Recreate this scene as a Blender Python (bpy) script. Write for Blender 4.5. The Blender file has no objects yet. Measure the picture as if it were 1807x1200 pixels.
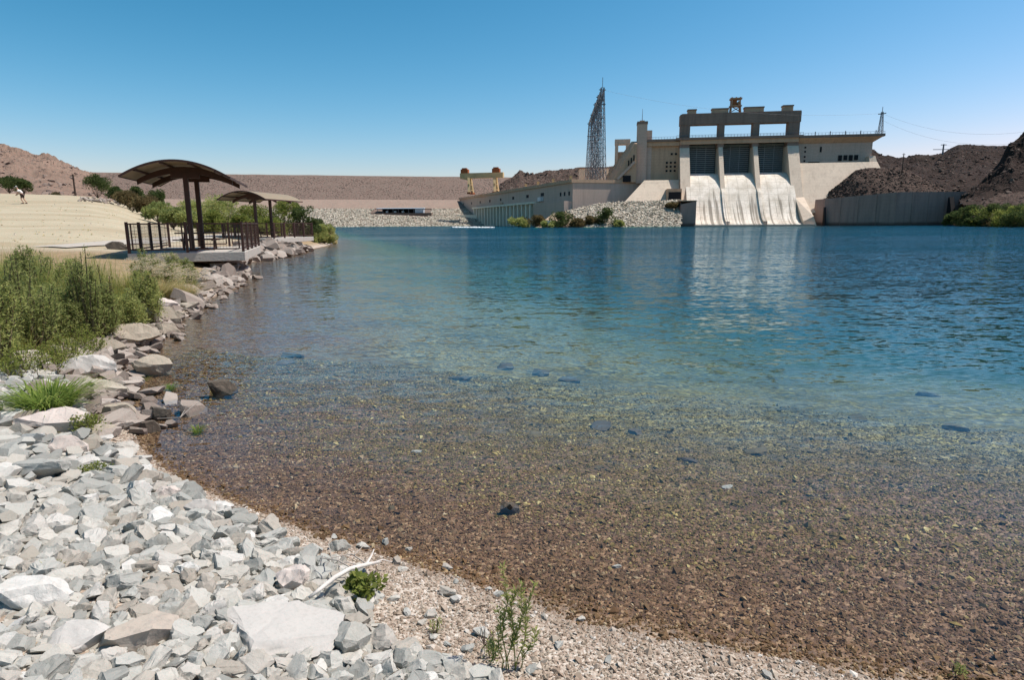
import bpy, bmesh, math, random
import numpy as np
from math import sin, cos, tan, atan, radians as R, pi
from mathutils import Vector, Matrix

random.seed(11)
rng = np.random.default_rng(11)
scene = bpy.context.scene
col = scene.collection

# ------------------------------------------------------------------ camera
CAM_H, FPX, PXC, PYC = 2.1, 1090.0, 903.5, 600.0      # eye height over the water, focal length in photo pixels
PITCH, ROLL = atan(207 / 1090.0), atan(0.006)
fw = np.array([0, cos(PITCH), -sin(PITCH)])
up0 = np.array([0, sin(PITCH), cos(PITCH)])
rt0 = np.array([1.0, 0, 0])
rt = rt0 * cos(ROLL) - up0 * sin(ROLL)
up = up0 * cos(ROLL) + rt0 * sin(ROLL)
EYE = np.array([0, 0, CAM_H])
cam = bpy.data.cameras.new('camera')
cam.sensor_fit = 'HORIZONTAL'; cam.sensor_width = 36.0; cam.lens = 36.0 * FPX / 1807.0
cam.clip_start = 0.05; cam.clip_end = 9000.0
camo = bpy.data.objects.new('camera', cam); col.objects.link(camo)
camo.matrix_world = Matrix(((rt[0], up[0], -fw[0], 0), (rt[1], up[1], -fw[1], 0), (rt[2], up[2], -fw[2], CAM_H), (0, 0, 0, 1)))
scene.camera = camo

# ------------------------------------------------------------------ sky, sun, exposure
SUN_AZ, SUN_EL = R(85), R(62)
sdir = Vector((sin(SUN_AZ) * cos(SUN_EL), cos(SUN_AZ) * cos(SUN_EL), sin(SUN_EL)))
world = bpy.data.worlds.new('World'); scene.world = world; world.use_nodes = True
wn = world.node_tree; wn.nodes.clear()
sky = wn.nodes.new('ShaderNodeTexSky'); sky.sky_type = 'NISHITA'; sky.sun_disc = False
sky.sun_elevation = SUN_EL; sky.sun_rotation = SUN_AZ
sky.altitude = 200; sky.air_density = 1.0; sky.dust_density = 1.0; sky.ozone_density = 1.5
bg = wn.nodes.new('ShaderNodeBackground'); bg.inputs['Strength'].default_value = 0.05
wo = wn.nodes.new('ShaderNodeOutputWorld')
# clear dry desert air: the same sky everywhere, its blue deepened overhead and paled low down
sps = wn.nodes.new('ShaderNodeSeparateColor'); cmb = wn.nodes.new('ShaderNodeCombineColor'); wn.links.new(sky.outputs[0], sps.inputs[0])
for i_, (ex_, k_) in enumerate(((2.5, 0.268), (1.32, 1.25), (1.38, 1.13))):
    pw = wn.nodes.new('ShaderNodeMath'); pw.operation = 'POWER'; pw.inputs[1].default_value = ex_; wn.links.new(sps.outputs[i_], pw.inputs[0])
    ml = wn.nodes.new('ShaderNodeMath'); ml.operation = 'MULTIPLY'; ml.inputs[1].default_value = k_; wn.links.new(pw.outputs[0], ml.inputs[0]); wn.links.new(ml.outputs[0], cmb.inputs[i_])
wn.links.new(cmb.outputs[0], bg.inputs[0]); wn.links.new(bg.outputs[0], wo.inputs[0])
sun = bpy.data.lights.new('sun', 'SUN'); sun.energy = 4.6; sun.angle = R(0.53); sun.color = (1.0, 0.972, 0.915)
suno = bpy.data.objects.new('sun', sun); col.objects.link(suno); suno.location = (60, 20, 120)
suno.rotation_euler = (-sdir).to_track_quat('-Z', 'Y').to_euler()
vs = scene.view_settings
vs.view_transform = 'Standard'; vs.look = 'None'; vs.exposure = 0.35; vs.gamma = 1.0; vs.use_curve_mapping = False
cy = scene.cycles
cy.use_denoising = True; cy.max_bounces = 6; cy.transparent_max_bounces = 12; cy.volume_bounces = 0
cy.caustics_reflective = False; cy.caustics_refractive = False

# ------------------------------------------------------------------ pixel helpers (photo pixel -> place in the world)
def ray(x, y):
    return rt * ((x - PXC) / FPX) + up * ((PYC - y) / FPX) + fw
def at(x, y, Y):
    r = ray(x, y); return EYE + r * (Y / r[1])
def gz(x, y, z=0.0):
    r = ray(x, y); return EYE + r * ((z - CAM_H) / r[2])

# ------------------------------------------------------------------ noise
def _hash(ix, iy, s):
    n = (ix * 374761393 + iy * 668265263 + s * 974634777) & 0x7fffffff
    n = ((n ^ (n >> 13)) * 1274126177) & 0x7fffffff
    n = (n ^ (n >> 16)) & 0xffff
    return n / 65535.0
def vnoise(x, y, s=0):
    x = np.asarray(x, float); y = np.asarray(y, float)
    ix = np.floor(x).astype(np.int64); iy = np.floor(y).astype(np.int64)
    fx = x - ix; fy = y - iy
    fx = fx * fx * (3 - 2 * fx); fy = fy * fy * (3 - 2 * fy)
    a = _hash(ix, iy, s); b = _hash(ix + 1, iy, s); c = _hash(ix, iy + 1, s); d = _hash(ix + 1, iy + 1, s)
    return (a * (1 - fx) + b * fx) * (1 - fy) + (c * (1 - fx) + d * fx) * fy
def fbm(x, y, s=0, o=4, ridged=False):
    t = 0; a = 1.0; w = 0
    for k in range(o):
        n = vnoise(x * 2 ** k, y * 2 ** k, s + k * 17)
        if ridged: n = 1 - np.abs(2 * n - 1)
        t = t + a * n; w += a; a *= 0.5
    return t / w
def smooth(a, b, x):
    t = np.clip((x - a) / (b - a), 0, 1); return t * t * (3 - 2 * t)

# ------------------------------------------------------------------ materials
def newmat(name):
    m = bpy.data.materials.new(name); m.use_nodes = True
    nt = m.node_tree; nt.nodes.clear()
    return m, nt
def N(nt, t, **kw):
    n = nt.nodes.new(t)
    for k, v in kw.items(): setattr(n, k, v)
    return n
def ramp(nt, fac, stops):
    r = N(nt, 'ShaderNodeValToRGB'); e = r.color_ramp.elements
    while len(e) < len(stops): e.new(0.5)
    for i, (p, c) in enumerate(stops):
        e[i].position = p; e[i].color = (c[0], c[1], c[2], 1)
    nt.links.new(fac, r.inputs[0]); return r.outputs[0]
def noise(nt, vec, scale, detail=4, rough=0.55, dist=0.0):
    n = N(nt, 'ShaderNodeTexNoise'); n.inputs['Scale'].default_value = scale; n.inputs['Detail'].default_value = detail
    n.inputs['Roughness'].default_value = rough; n.inputs['Distortion'].default_value = dist
    nt.links.new(vec, n.inputs['Vector']); return n
def mapping(nt, vec, scale):
    m = N(nt, 'ShaderNodeMapping'); m.inputs['Scale'].default_value = scale
    nt.links.new(vec, m.inputs['Vector']); return m.outputs[0]
def mixc(nt, fac, a, b, mode='MIX'):
    m = N(nt, 'ShaderNodeMix', data_type='RGBA', blend_type=mode)
    for s, v in ((0, fac), (6, a), (7, b)):
        if hasattr(v, 'is_linked') or hasattr(v, 'links'): nt.links.new(v, m.inputs[s])
        elif s == 0: m.inputs[s].default_value = v
        else: m.inputs[s].default_value = (v[0], v[1], v[2], 1)
    return m.outputs[2]
def math_(nt, op, a, b=None, clamp=False):
    m = N(nt, 'ShaderNodeMath', operation=op, use_clamp=clamp)
    for i, v in enumerate((a, b)):
        if v is None: continue
        if hasattr(v, 'links'): nt.links.new(v, m.inputs[i])
        else: m.inputs[i].default_value = v
    return m.outputs[0]
def maprange(nt, v, a, b, c=0.0, d=1.0):
    m = N(nt, 'ShaderNodeMapRange'); nt.links.new(v, m.inputs[0])
    for i, q in enumerate((a, b, c, d)): m.inputs[i + 1].default_value = q
    return m.outputs[0]
def finish(nt, color, rough=0.85, bump=None, bdist=0.02, bstr=0.6, spec=0.25, metallic=0.0):
    b = N(nt, 'ShaderNodeBsdfPrincipled'); o = N(nt, 'ShaderNodeOutputMaterial')
    if hasattr(color, 'links'): nt.links.new(color, b.inputs['Base Color'])
    else: b.inputs['Base Color'].default_value = (*color, 1)
    if hasattr(rough, 'links'): nt.links.new(rough, b.inputs['Roughness'])
    else: b.inputs['Roughness'].default_value = rough
    b.inputs['Specular IOR Level'].default_value = spec; b.inputs['Metallic'].default_value = metallic
    if bump is not None:
        q = N(nt, 'ShaderNodeBump'); q.inputs['Distance'].default_value = bdist; q.inputs['Strength'].default_value = bstr
        nt.links.new(bump, q.inputs['Height']); nt.links.new(q.outputs[0], b.inputs['Normal'])
    nt.links.new(b.outputs[0], o.inputs[0]); return b
def pos(nt): return N(nt, 'ShaderNodeNewGeometry').outputs['Position']
def objc(nt): return N(nt, 'ShaderNodeTexCoord').outputs['Object']
def island(nt): return N(nt, 'ShaderNodeNewGeometry').outputs['Random Per Island']

def concrete(name, base, dark, streak=0.5, lift=True, fine=1.0, tide=False):
    """weathered concrete: blotches, runs of dark stain down the face, casting lifts"""
    m, nt = newmat(name); v = objc(nt)
    n1 = noise(nt, v, 0.12 * fine, 6, 0.65); n2 = noise(nt, mapping(nt, v, (0.55 * fine, 0.55 * fine, 0.03 * fine)), 1.0, 5, 0.7)
    n3 = noise(nt, v, 2.2 * fine, 4, 0.6)
    c = mixc(nt, maprange(nt, n1.outputs[0], 0.35, 0.72), base, [0.75 * a + 0.25 * b for a, b in zip(base, dark)])
    c = mixc(nt, math_(nt, 'MULTIPLY', maprange(nt, n2.outputs[0], 0.48, 0.75), streak), c, dark)
    c = mixc(nt, math_(nt, 'MULTIPLY', maprange(nt, n3.outputs[0], 0.45, 0.8), 0.35), c, [x * 0.75 for x in dark])
    h = n3.outputs[0]
    if lift:
        s = N(nt, 'ShaderNodeSeparateXYZ'); nt.links.new(v, s.inputs[0])
        fr = math_(nt, 'FRACT', math_(nt, 'DIVIDE', s.outputs[2], 1.55 / fine))
        ln = math_(nt, 'LESS_THAN', fr, 0.09)
        c = mixc(nt, math_(nt, 'MULTIPLY', ln, 0.22), c, dark)
    if tide:                                                 # dark algae line where the river level has stood
        s2_ = N(nt, 'ShaderNodeSeparateXYZ'); nt.links.new(v, s2_.inputs[0])
        c = mixc(nt, math_(nt, 'MULTIPLY', maprange(nt, math_(nt, 'ADD', s2_.outputs[2], math_(nt, 'MULTIPLY', n1.outputs[0], 1.6)), 2.6, 1.5), 0.8), c, [x * 0.3 for x in dark])
    finish(nt, c, 0.9, h, 0.05, 0.4, 0.15)
    return m
def chute_mat():
    """spillway concrete: blotches, casting joints, dark stains running down from the lower half"""
    m, nt = newmat('chute_concrete'); v = objc(nt)
    s = N(nt, 'ShaderNodeSeparateXYZ'); nt.links.new(v, s.inputs[0])
    nb_ = noise(nt, v, 0.22, 6, 0.65, 0.3); nf = noise(nt, v, 1.6, 5, 0.65)
    c = mixc(nt, maprange(nt, nb_.outputs[0], 0.38, 0.64), (0.76, 0.695, 0.59), (0.58, 0.515, 0.415))
    c = mixc(nt, math_(nt, 'MULTIPLY', maprange(nt, nf.outputs[0], 0.46, 0.75), 0.45), c, (0.34, 0.30, 0.24))
    for ch, step in ((2, 3.0), (0, 4.6)):
        ln = math_(nt, 'LESS_THAN', math_(nt, 'FRACT', math_(nt, 'DIVIDE', s.outputs[ch], step)), 0.07)
        c = mixc(nt, math_(nt, 'MULTIPLY', ln, 0.3), c, (0.25, 0.22, 0.17))
    n1 = noise(nt, mapping(nt, v, (0.62, 0.006, 0.01)), 1.0, 3, 0.7); n5 = noise(nt, mapping(nt, v, (0.33, 0.0, 0.0)), 1.0, 2, 0.6)
    low = maprange(nt, math_(nt, 'ADD', s.outputs[2], math_(nt, 'MULTIPLY', math_(nt, 'SUBTRACT', n5.outputs[0], 0.5), 40.0)), 13.5, 10.5)
    k = math_(nt, 'MULTIPLY', math_(nt, 'MULTIPLY', maprange(nt, n1.outputs[0], 0.50, 0.545), low), 0.72)
    c = mixc(nt, k, c, (0.15, 0.13, 0.10))
    finish(nt, c, 0.9, nf.outputs[0], 0.05, 0.4, 0.15); return m
def plain(name, c, rough=0.6, var=0.25, scale=3.0, spec=0.3, bump=0.0, metallic=0.0):
    m, nt = newmat(name); v = objc(nt); n = noise(nt, v, scale, 5, 0.6)
    cc = mixc(nt, maprange(nt, n.outputs[0], 0.3, 0.75), c, [x * (1 - var) for x in c])
    finish(nt, cc, rough, n.outputs[0] if bump else None, bump or 0.01, 0.5, spec, metallic); return m
def rockmat(name, stops, use='object', scale=9.0, vein=(0.25, 0.22, 0.18), bump=0.012, patch=0.0):
    """broken stone: tone picked stone by stone, then mottling, veins and grit"""
    m, nt = newmat(name); v = pos(nt)
    rnd = N(nt, 'ShaderNodeObjectInfo').outputs['Random'] if use == 'object' else island(nt)
    c = ramp(nt, rnd, stops)
    n1 = noise(nt, v, scale, 6, 0.65, 0.4); n2 = noise(nt, v, scale * 7, 4, 0.6)
    c = mixc(nt, math_(nt, 'MULTIPLY', maprange(nt, n1.outputs[0], 0.52, 0.75), 0.45), c, vein)
    c = mixc(nt, math_(nt, 'MULTIPLY', maprange(nt, n2.outputs[0], 0.5, 0.8), 0.35), c, [x * 0.6 for x in vein])
    if patch:                                                # sorted drifts of lighter and darker gravel, silt
        n4 = noise(nt, mapping(nt, v, (1.0, 2.2, 1)), 1.1, 5, 0.65, 0.6)
        c = mixc(nt, math_(nt, 'MULTIPLY', maprange(nt, n4.outputs[0], 0.40, 0.66), patch), c, [x * 0.9 for x in vein])
    hs = math_(nt, 'ADD', n1.outputs[0], math_(nt, 'MULTIPLY', n2.outputs[0], 0.35))
    finish(nt, c, 0.9, hs, bump, 0.8, 0.2); return m
def leafmat(name, stops, trans=0.5):
    m, nt = newmat(name)
    n = noise(nt, pos(nt), 1.3, 2, 0.5)
    f = math_(nt, 'ADD', math_(nt, 'MULTIPLY', island(nt), 0.6), math_(nt, 'MULTIPLY', n.outputs[0], 0.4))
    c = ramp(nt, f, stops)
    d = N(nt, 'ShaderNodeBsdfDiffuse'); t = N(nt, 'ShaderNodeBsdfTranslucent'); mx = N(nt, 'ShaderNodeMixShader'); o = N(nt, 'ShaderNodeOutputMaterial')
    mx.inputs[0].default_value = trans
    nt.links.new(c, d.inputs[0]); nt.links.new(c, t.inputs[0])
    nt.links.new(d.outputs[0], mx.inputs[1]); nt.links.new(t.outputs[0], mx.inputs[2]); nt.links.new(mx.outputs[0], o.inputs[0])
    return m
def hillmat(name, a, b, c_, scale=0.12, bump=1.2):
    m, nt = newmat(name); v = pos(nt)
    n1 = noise(nt, v, scale, 7, 0.68, 0.6); n2 = noise(nt, v, scale * 6, 5, 0.7); n3 = noise(nt, v, scale * 0.25, 3, 0.5)
    c = mixc(nt, maprange(nt, n1.outputs[0], 0.38, 0.66), a, b)
    c = mixc(nt, math_(nt, 'MULTIPLY', maprange(nt, n2.outputs[0], 0.5, 0.72), 0.6), c, c_)
    c = mixc(nt, math_(nt, 'MULTIPLY', maprange(nt, n3.outputs[0], 0.45, 0.65), 0.4), c, a)
    finish(nt, c, 0.95, math_(nt, 'ADD', n1.outputs[0], math_(nt, 'MULTIPLY', n2.outputs[0], 0.3)), bump, 0.9, 0.1); return m

M = {}
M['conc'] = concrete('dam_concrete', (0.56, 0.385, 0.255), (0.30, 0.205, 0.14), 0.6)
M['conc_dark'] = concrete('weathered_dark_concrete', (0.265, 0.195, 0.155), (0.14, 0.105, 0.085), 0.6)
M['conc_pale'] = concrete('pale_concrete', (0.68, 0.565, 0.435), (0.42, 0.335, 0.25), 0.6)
M['conc_grey'] = concrete('grey_concrete', (0.58, 0.44, 0.35), (0.34, 0.26, 0.205), 0.55)
M['conc_wall'] = concrete('retaining_wall_concrete', (0.36, 0.255, 0.215), (0.20, 0.145, 0.125), 0.75, True, 1.0, True)
M['conc_terrace'] = concrete('terrace_concrete', (0.78, 0.66, 0.53), (0.50, 0.41, 0.32), 0.5)
M['chute'] = chute_mat()
M['bay'] = concrete('bay_pier_concrete', (0.78, 0.74, 0.60), (0.50, 0.48, 0.39), 0.5, False)
M['bay_panel'] = plain('bay_panel', (0.26, 0.26, 0.22), 0.8, 0.35, 0.5)
M['bay_dark'] = plain('bay_recess', (0.07, 0.085, 0.08), 0.7)
M['slab'] = concrete('deck_slab_concrete', (0.44, 0.41, 0.36), (0.29, 0.265, 0.23), 0.45, False, 6.0)
M['steel'] = plain('gate_steel', (0.09, 0.10, 0.105), 0.5, 0.4, 1.0)
M['rib'] = plain('gate_rib_steel', (0.36, 0.38, 0.38), 0.5, 0.3, 1.0)
M['brown'] = plain('brown_painted_steel', (0.062, 0.026, 0.017), 0.55, 0.35, 6.0, 0.35)
M['rust'] = plain('weathered_brown_wire', (0.10, 0.06, 0.04), 0.7, 0.3, 6.0)
M['roof'] = plain('tan_roof_sheet', (0.25, 0.20, 0.13), 0.6, 0.15, 2.0)
M['lattice'] = plain('galvanised_lattice', (0.17, 0.175, 0.19), 0.55, 0.4, 0.4, 0.4)
M['yellow'] = plain('yellow_crane_paint', (0.55, 0.42, 0.22), 0.6, 0.3, 0.3)
M['orange'] = plain('rust_orange_paint', (0.33, 0.10, 0.03), 0.65, 0.45, 0.8)
M['peach'] = plain('faded_orange_paint', (0.52, 0.30, 0.18), 0.65, 0.4, 0.8)
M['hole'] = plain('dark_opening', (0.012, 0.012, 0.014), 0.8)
M['glass'] = plain('dark_window_glass', (0.03, 0.035, 0.045), 0.2, 0.2, 1.0, 0.5)
M['white'] = plain('white_paint', (0.7, 0.7, 0.68), 0.5, 0.15)
M['paleblue'] = plain('pale_blue_metal_roof', (0.42, 0.48, 0.52), 0.5, 0.2, 0.5)
M['wood'] = plain('dark_timber', (0.07, 0.05, 0.038), 0.85, 0.4, 2.0, 0.2, 0.01)
M['bleached'] = plain('bleached_driftwood', (0.62, 0.58, 0.52), 0.85, 0.3, 25.0, 0.2, 0.004)
M['twig'] = plain('grey_twig', (0.38, 0.34, 0.29), 0.9, 0.3, 20.0)
M['stem'] = plain('plant_stem', (0.16, 0.13, 0.07), 0.9, 0.3, 10.0)
M['bark'] = plain('bark', (0.13, 0.10, 0.075), 0.95, 0.4, 8.0, 0.1, 0.02)
M['skin'] = plain('skin', (0.42, 0.25, 0.17), 0.6, 0.1)
M['shirt'] = plain('white_shirt_cloth', (0.72, 0.70, 0.66), 0.9, 0.12, 8.0)
M['shorts'] = plain('dark_brown_cloth', (0.07, 0.05, 0.045), 0.9, 0.2, 8.0)
M['wire'] = plain('cable', (0.14, 0.15, 0.17), 0.5)
M['path'] = plain('pale_path_concrete', (0.40, 0.365, 0.31), 0.9, 0.15, 3.0, 0.1)
M['rock'] = rockmat('pale_riprap', [(0.0, (0.225, 0.228, 0.205)), (0.25, (0.35, 0.35, 0.315)), (0.5, (0.42, 0.405, 0.355)), (0.75, (0.28, 0.25, 0.205)), (1.0, (0.52, 0.515, 0.475))], 'object', 9, (0.30, 0.28, 0.23))
M['rock_isl'] = rockmat('pale_riprap_small', [(0.0, (0.21, 0.212, 0.19)), (0.3, (0.335, 0.335, 0.30)), (0.55, (0.415, 0.40, 0.35)), (0.8, (0.26, 0.235, 0.19)), (1.0, (0.51, 0.505, 0.465))], 'island', 9, (0.30, 0.28, 0.23))
M['boulder'] = rockmat('shore_boulder', [(0.0, (0.25, 0.215, 0.165)), (0.35, (0.35, 0.31, 0.24)), (0.7, (0.28, 0.24, 0.185)), (1.0, (0.40, 0.365, 0.295))], 'object', 5, (0.17, 0.14, 0.11), 0.02)
M['bould_isl'] = rockmat('shore_stones', [(0.0, (0.15, 0.122, 0.10)), (0.4, (0.25, 0.21, 0.175)), (0.75, (0.34, 0.30, 0.255)), (1.0, (0.19, 0.15, 0.12))], 'island', 6, (0.18, 0.15, 0.12), 0.02)
M['wetrock'] = rockmat('dark_wet_stone', [(0.0, (0.06, 0.05, 0.04)), (0.5, (0.10, 0.08, 0.06)), (1.0, (0.085, 0.075, 0.06))], 'object', 8, (0.03, 0.03, 0.028), 0.015)
M['subrock'] = rockmat('algae_dark_stone', [(0.0, (0.085, 0.07, 0.04)), (0.5, (0.13, 0.105, 0.06)), (1.0, (0.105, 0.085, 0.052))], 'object', 10, (0.03, 0.027, 0.017), 0.02)
M['pinkrock'] = rockmat('pinkish_stone', [(0.0, (0.47, 0.41, 0.355)), (1.0, (0.50, 0.445, 0.395))], 'object', 7, (0.33, 0.27, 0.225))
M['whiterock'] = rockmat('white_slab_stone', [(0.0, (0.42, 0.40, 0.36)), (1.0, (0.45, 0.43, 0.39))], 'object', 6, (0.42, 0.39, 0.345), 0.008)
M['brownrock'] = rockmat('brown_grey_slab_stone', [(0.0, (0.36, 0.31, 0.25)), (1.0, (0.38, 0.33, 0.27))], 'object', 7, (0.22, 0.21, 0.19), 0.01)
M['greenrock'] = rockmat('green_grey_stone', [(0.0, (0.30, 0.30, 0.265)), (1.0, (0.34, 0.335, 0.295))], 'object', 9, (0.20, 0.20, 0.17), 0.01)
M['far_riprap'] = rockmat('far_riprap', [(0.0, (0.26, 0.225, 0.17)), (0.5, (0.40, 0.355, 0.275)), (1.0, (0.52, 0.475, 0.39))], 'island', 0.8, (0.24, 0.2, 0.16), 0.1)
M['rubble'] = rockmat('brown_rubble', [(0.0, (0.10, 0.073, 0.06)), (0.5, (0.162, 0.121, 0.098)), (1.0, (0.24, 0.188, 0.152))], 'island', 0.8, (0.14, 0.105, 0.085), 0.05)
M['darkrubble'] = rockmat('dark_rubble', [(0.0, (0.03, 0.022, 0.018)), (0.5, (0.06, 0.044, 0.035)), (1.0, (0.13, 0.097, 0.077))], 'island', 0.8, (0.06, 0.045, 0.037), 0.05)
M['pebble'] = rockmat('beach_pebbles', [(0.0, (0.20, 0.15, 0.11)), (0.25, (0.33, 0.265, 0.20)), (0.5, (0.42, 0.36, 0.285)), (0.75, (0.28, 0.21, 0.155)), (0.92, (0.50, 0.455, 0.385)), (1.0, (0.62, 0.59, 0.53))], 'island', 60, (0.2, 0.15, 0.1), 0.001, 0.35)
M['wetpebble'] = rockmat('wet_pebbles', [(0.0, (0.065, 0.036, 0.018)), (0.3, (0.125, 0.072, 0.035)), (0.55, (0.20, 0.125, 0.06)), (0.8, (0.10, 0.062, 0.034)), (0.95, (0.34, 0.24, 0.125)), (1.0, (0.46, 0.38, 0.24))], 'island', 60, (0.08, 0.052, 0.026), 0.001, 0.6)
M['goldpebble'] = rockmat('algae_pebbles', [(0.0, (0.05, 0.038, 0.018)), (0.25, (0.125, 0.09, 0.03)), (0.55, (0.225, 0.165, 0.052)), (0.8, (0.13, 0.10, 0.045)), (0.95, (0.42, 0.33, 0.12)), (1.0, (0.54, 0.46, 0.22))], 'island', 60, (0.10, 0.08, 0.033), 0.001, 0.5)
M['sage'] = leafmat('sage_leaf', [(0.0, (0.14, 0.175, 0.052)), (0.5, (0.26, 0.295, 0.10)), (1.0, (0.42, 0.43, 0.18))])
M['green'] = leafmat('green_leaf', [(0.0, (0.11, 0.14, 0.03)), (0.5, (0.21, 0.245, 0.06)), (1.0, (0.33, 0.34, 0.11))])
M['darkgreen'] = leafmat('dark_green_leaf', [(0.0, (0.045, 0.07, 0.022)), (0.5, (0.08, 0.11, 0.04)), (1.0, (0.13, 0.16, 0.06))])
M['palegreen'] = leafmat('pale_green_leaf', [(0.0, (0.21, 0.25, 0.07)), (0.5, (0.33, 0.36, 0.12)), (1.0, (0.46, 0.46, 0.19))])
M['olive'] = leafmat('olive_brown_leaf', [(0.0, (0.09, 0.07, 0.03)), (0.5, (0.16, 0.125, 0.06)), (1.0, (0.22, 0.18, 0.09))])
M['grass'] = leafmat('grass_blade', [(0.0, (0.17, 0.215, 0.045)), (0.4, (0.30, 0.335, 0.085)), (0.7, (0.42, 0.40, 0.14)), (1.0, (0.58, 0.49, 0.25))])
M['lush'] = leafmat('lush_blade', [(0.0, (0.10, 0.16, 0.03)), (0.5, (0.18, 0.26, 0.055)), (0.85, (0.28, 0.33, 0.09)), (1.0, (0.44, 0.40, 0.17))])
M['straw'] = leafmat('straw_blade', [(0.0, (0.34, 0.33, 0.11)), (0.35, (0.54, 0.47, 0.22)), (1.0, (0.76, 0.65, 0.42))])
M['plume'] = leafmat('plume', [(0.0, (0.58, 0.48, 0.32)), (1.0, (0.78, 0.68, 0.50))])
M['hill'] = hillmat('desert_hill', (0.225, 0.158, 0.118), (0.165, 0.114, 0.085), (0.10, 0.07, 0.054), 0.07, 2.0)
M['hill_dark'] = hillmat('dark_rocky_hill', (0.05, 0.035, 0.028), (0.026, 0.019, 0.016), (0.08, 0.057, 0.044), 0.11, 4.0)
M['mound'] = hillmat('rocky_mound', (0.105, 0.075, 0.06), (0.062, 0.045, 0.037), (0.17, 0.125, 0.095), 0.3, 2.0)
M['embank'] = hillmat('earthfill_slope', (0.18, 0.134, 0.107), (0.147, 0.108, 0.087), (0.085, 0.063, 0.051), 0.3, 1.0)
M['bermtan'] = hillmat('tan_berm', (0.27, 0.205, 0.16), (0.22, 0.165, 0.13), (0.16, 0.12, 0.095), 0.3, 0.6)
M['bank_tan'] = hillmat('tan_bank', (0.36, 0.28, 0.2), (0.27, 0.2, 0.14), (0.2, 0.15, 0.1), 0.3, 0.5)

# ------------------------------------------------------------------ mesh building
class MB:
    def __init__(s): s.v = []; s.f = []
    def add(s, vs_, fs):
        o = len(s.v); s.v += [tuple(map(float, q)) for q in vs_]; s.f += [tuple(i + o for i in f) for f in fs]; return s
    def box(s, x0, x1, y0, y1, z0, z1):
        return s.add([(x0, y0, z0), (x1, y0, z0), (x1, y1, z0), (x0, y1, z0), (x0, y0, z1), (x1, y0, z1), (x1, y1, z1), (x0, y1, z1)],
                     [(0, 3, 2, 1), (4, 5, 6, 7), (0, 1, 5, 4), (1, 2, 6, 5), (2, 3, 7, 6), (3, 0, 4, 7)])
    def hexa(s, bot, top):
        """eight-cornered block from four bottom and four top points, both counter-clockwise seen from above"""
        return s.add(list(bot) + list(top), [(0, 3, 2, 1), (4, 5, 6, 7), (0, 1, 5, 4), (1, 2, 6, 5), (2, 3, 7, 6), (3, 0, 4, 7)])
    def prism_x(s, poly, x0, x1):
        """polygon of (y, z) points extruded along x"""
        n = len(poly); vs_ = [(x0, y, z) for y, z in poly] + [(x1, y, z) for y, z in poly]
        return s.add(vs_, [tuple(range(n - 1, -1, -1)), tuple(range(n, 2 * n))] + [(i, (i + 1) % n, n + (i + 1) % n, n + i) for i in range(n)])
    def prism_y(s, poly, y0, y1):
        n = len(poly); vs_ = [(x, y0, z) for x, z in poly] + [(x, y1, z) for x, z in poly]
        return s.add(vs_, [tuple(range(n)), tuple(range(2 * n - 1, n - 1, -1))] + [(i, n + i, n + (i + 1) % n, (i + 1) % n) for i in range(n)])
    def bar(s, p, q, w, h=None, upv=(0, 0, 1)):
        p = Vector(p); q = Vector(q); h = h or w; d = (q - p).normalized(); u = Vector(upv)
        if abs(d.dot(u)) > 0.98: u = Vector((0, 1, 0))
        a = d.cross(u).normalized() * (w / 2); b = a.cross(d).normalized() * (h / 2)
        c = [p - a - b, p + a - b, p + a + b, p - a + b, q - a - b, q + a - b, q + a + b, q - a + b]
        return s.add(c, [(0, 1, 2, 3), (7, 6, 5, 4), (0, 4, 5, 1), (1, 5, 6, 2), (2, 6, 7, 3), (3, 7, 4, 0)])
    def tube(s, pts, rad, n=7):
        pts = [Vector(p) for p in pts]; o = len(s.v); k = len(pts)
        for i, p in enumerate(pts):
            d = (pts[min(i + 1, k - 1)] - pts[max(i - 1, 0)]).normalized(); u = Vector((0, 0, 1)) if abs(d.z) < 0.9 else Vector((1, 0, 0))
            a = d.cross(u).normalized(); b = d.cross(a); r = rad[i] if hasattr(rad, '__len__') else rad
            s.v += [tuple(p + (a * cos(2 * pi * j / n) + b * sin(2 * pi * j / n)) * r) for j in range(n)]
        s.f += [(o + i * n + j, o + i * n + (j + 1) % n, o + (i + 1) * n + (j + 1) % n, o + (i + 1) * n + j) for i in range(k - 1) for j in range(n)]
        s.f += [tuple(o + j for j in range(n)), tuple(o + (k - 1) * n + j for j in range(n - 1, -1, -1))]; return s
    def build(s, name, mat, parent=None, smooth_=False, bevel=0.0):
        me = bpy.data.meshes.new(name); me.from_pydata(s.v, [], s.f); me.update()
        bm = bmesh.new(); bm.from_mesh(me); bmesh.ops.recalc_face_normals(bm, faces=bm.faces); bm.to_mesh(me); bm.free()
        if smooth_: me.polygons.foreach_set('use_smooth', [True] * len(me.polygons))
        o = link(name, me, mat, parent)
        if bevel:
            b = o.modifiers.new('bevel', 'BEVEL'); b.width = bevel; b.segments = 1
        return o
def link(name, me, mat, parent=None):
    if mat is not None and not me.materials: me.materials.append(M[mat] if isinstance(mat, str) else mat)
    o = bpy.data.objects.new(name, me); col.objects.link(o)
    if parent is not None: o.parent = parent
    return o
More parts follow.
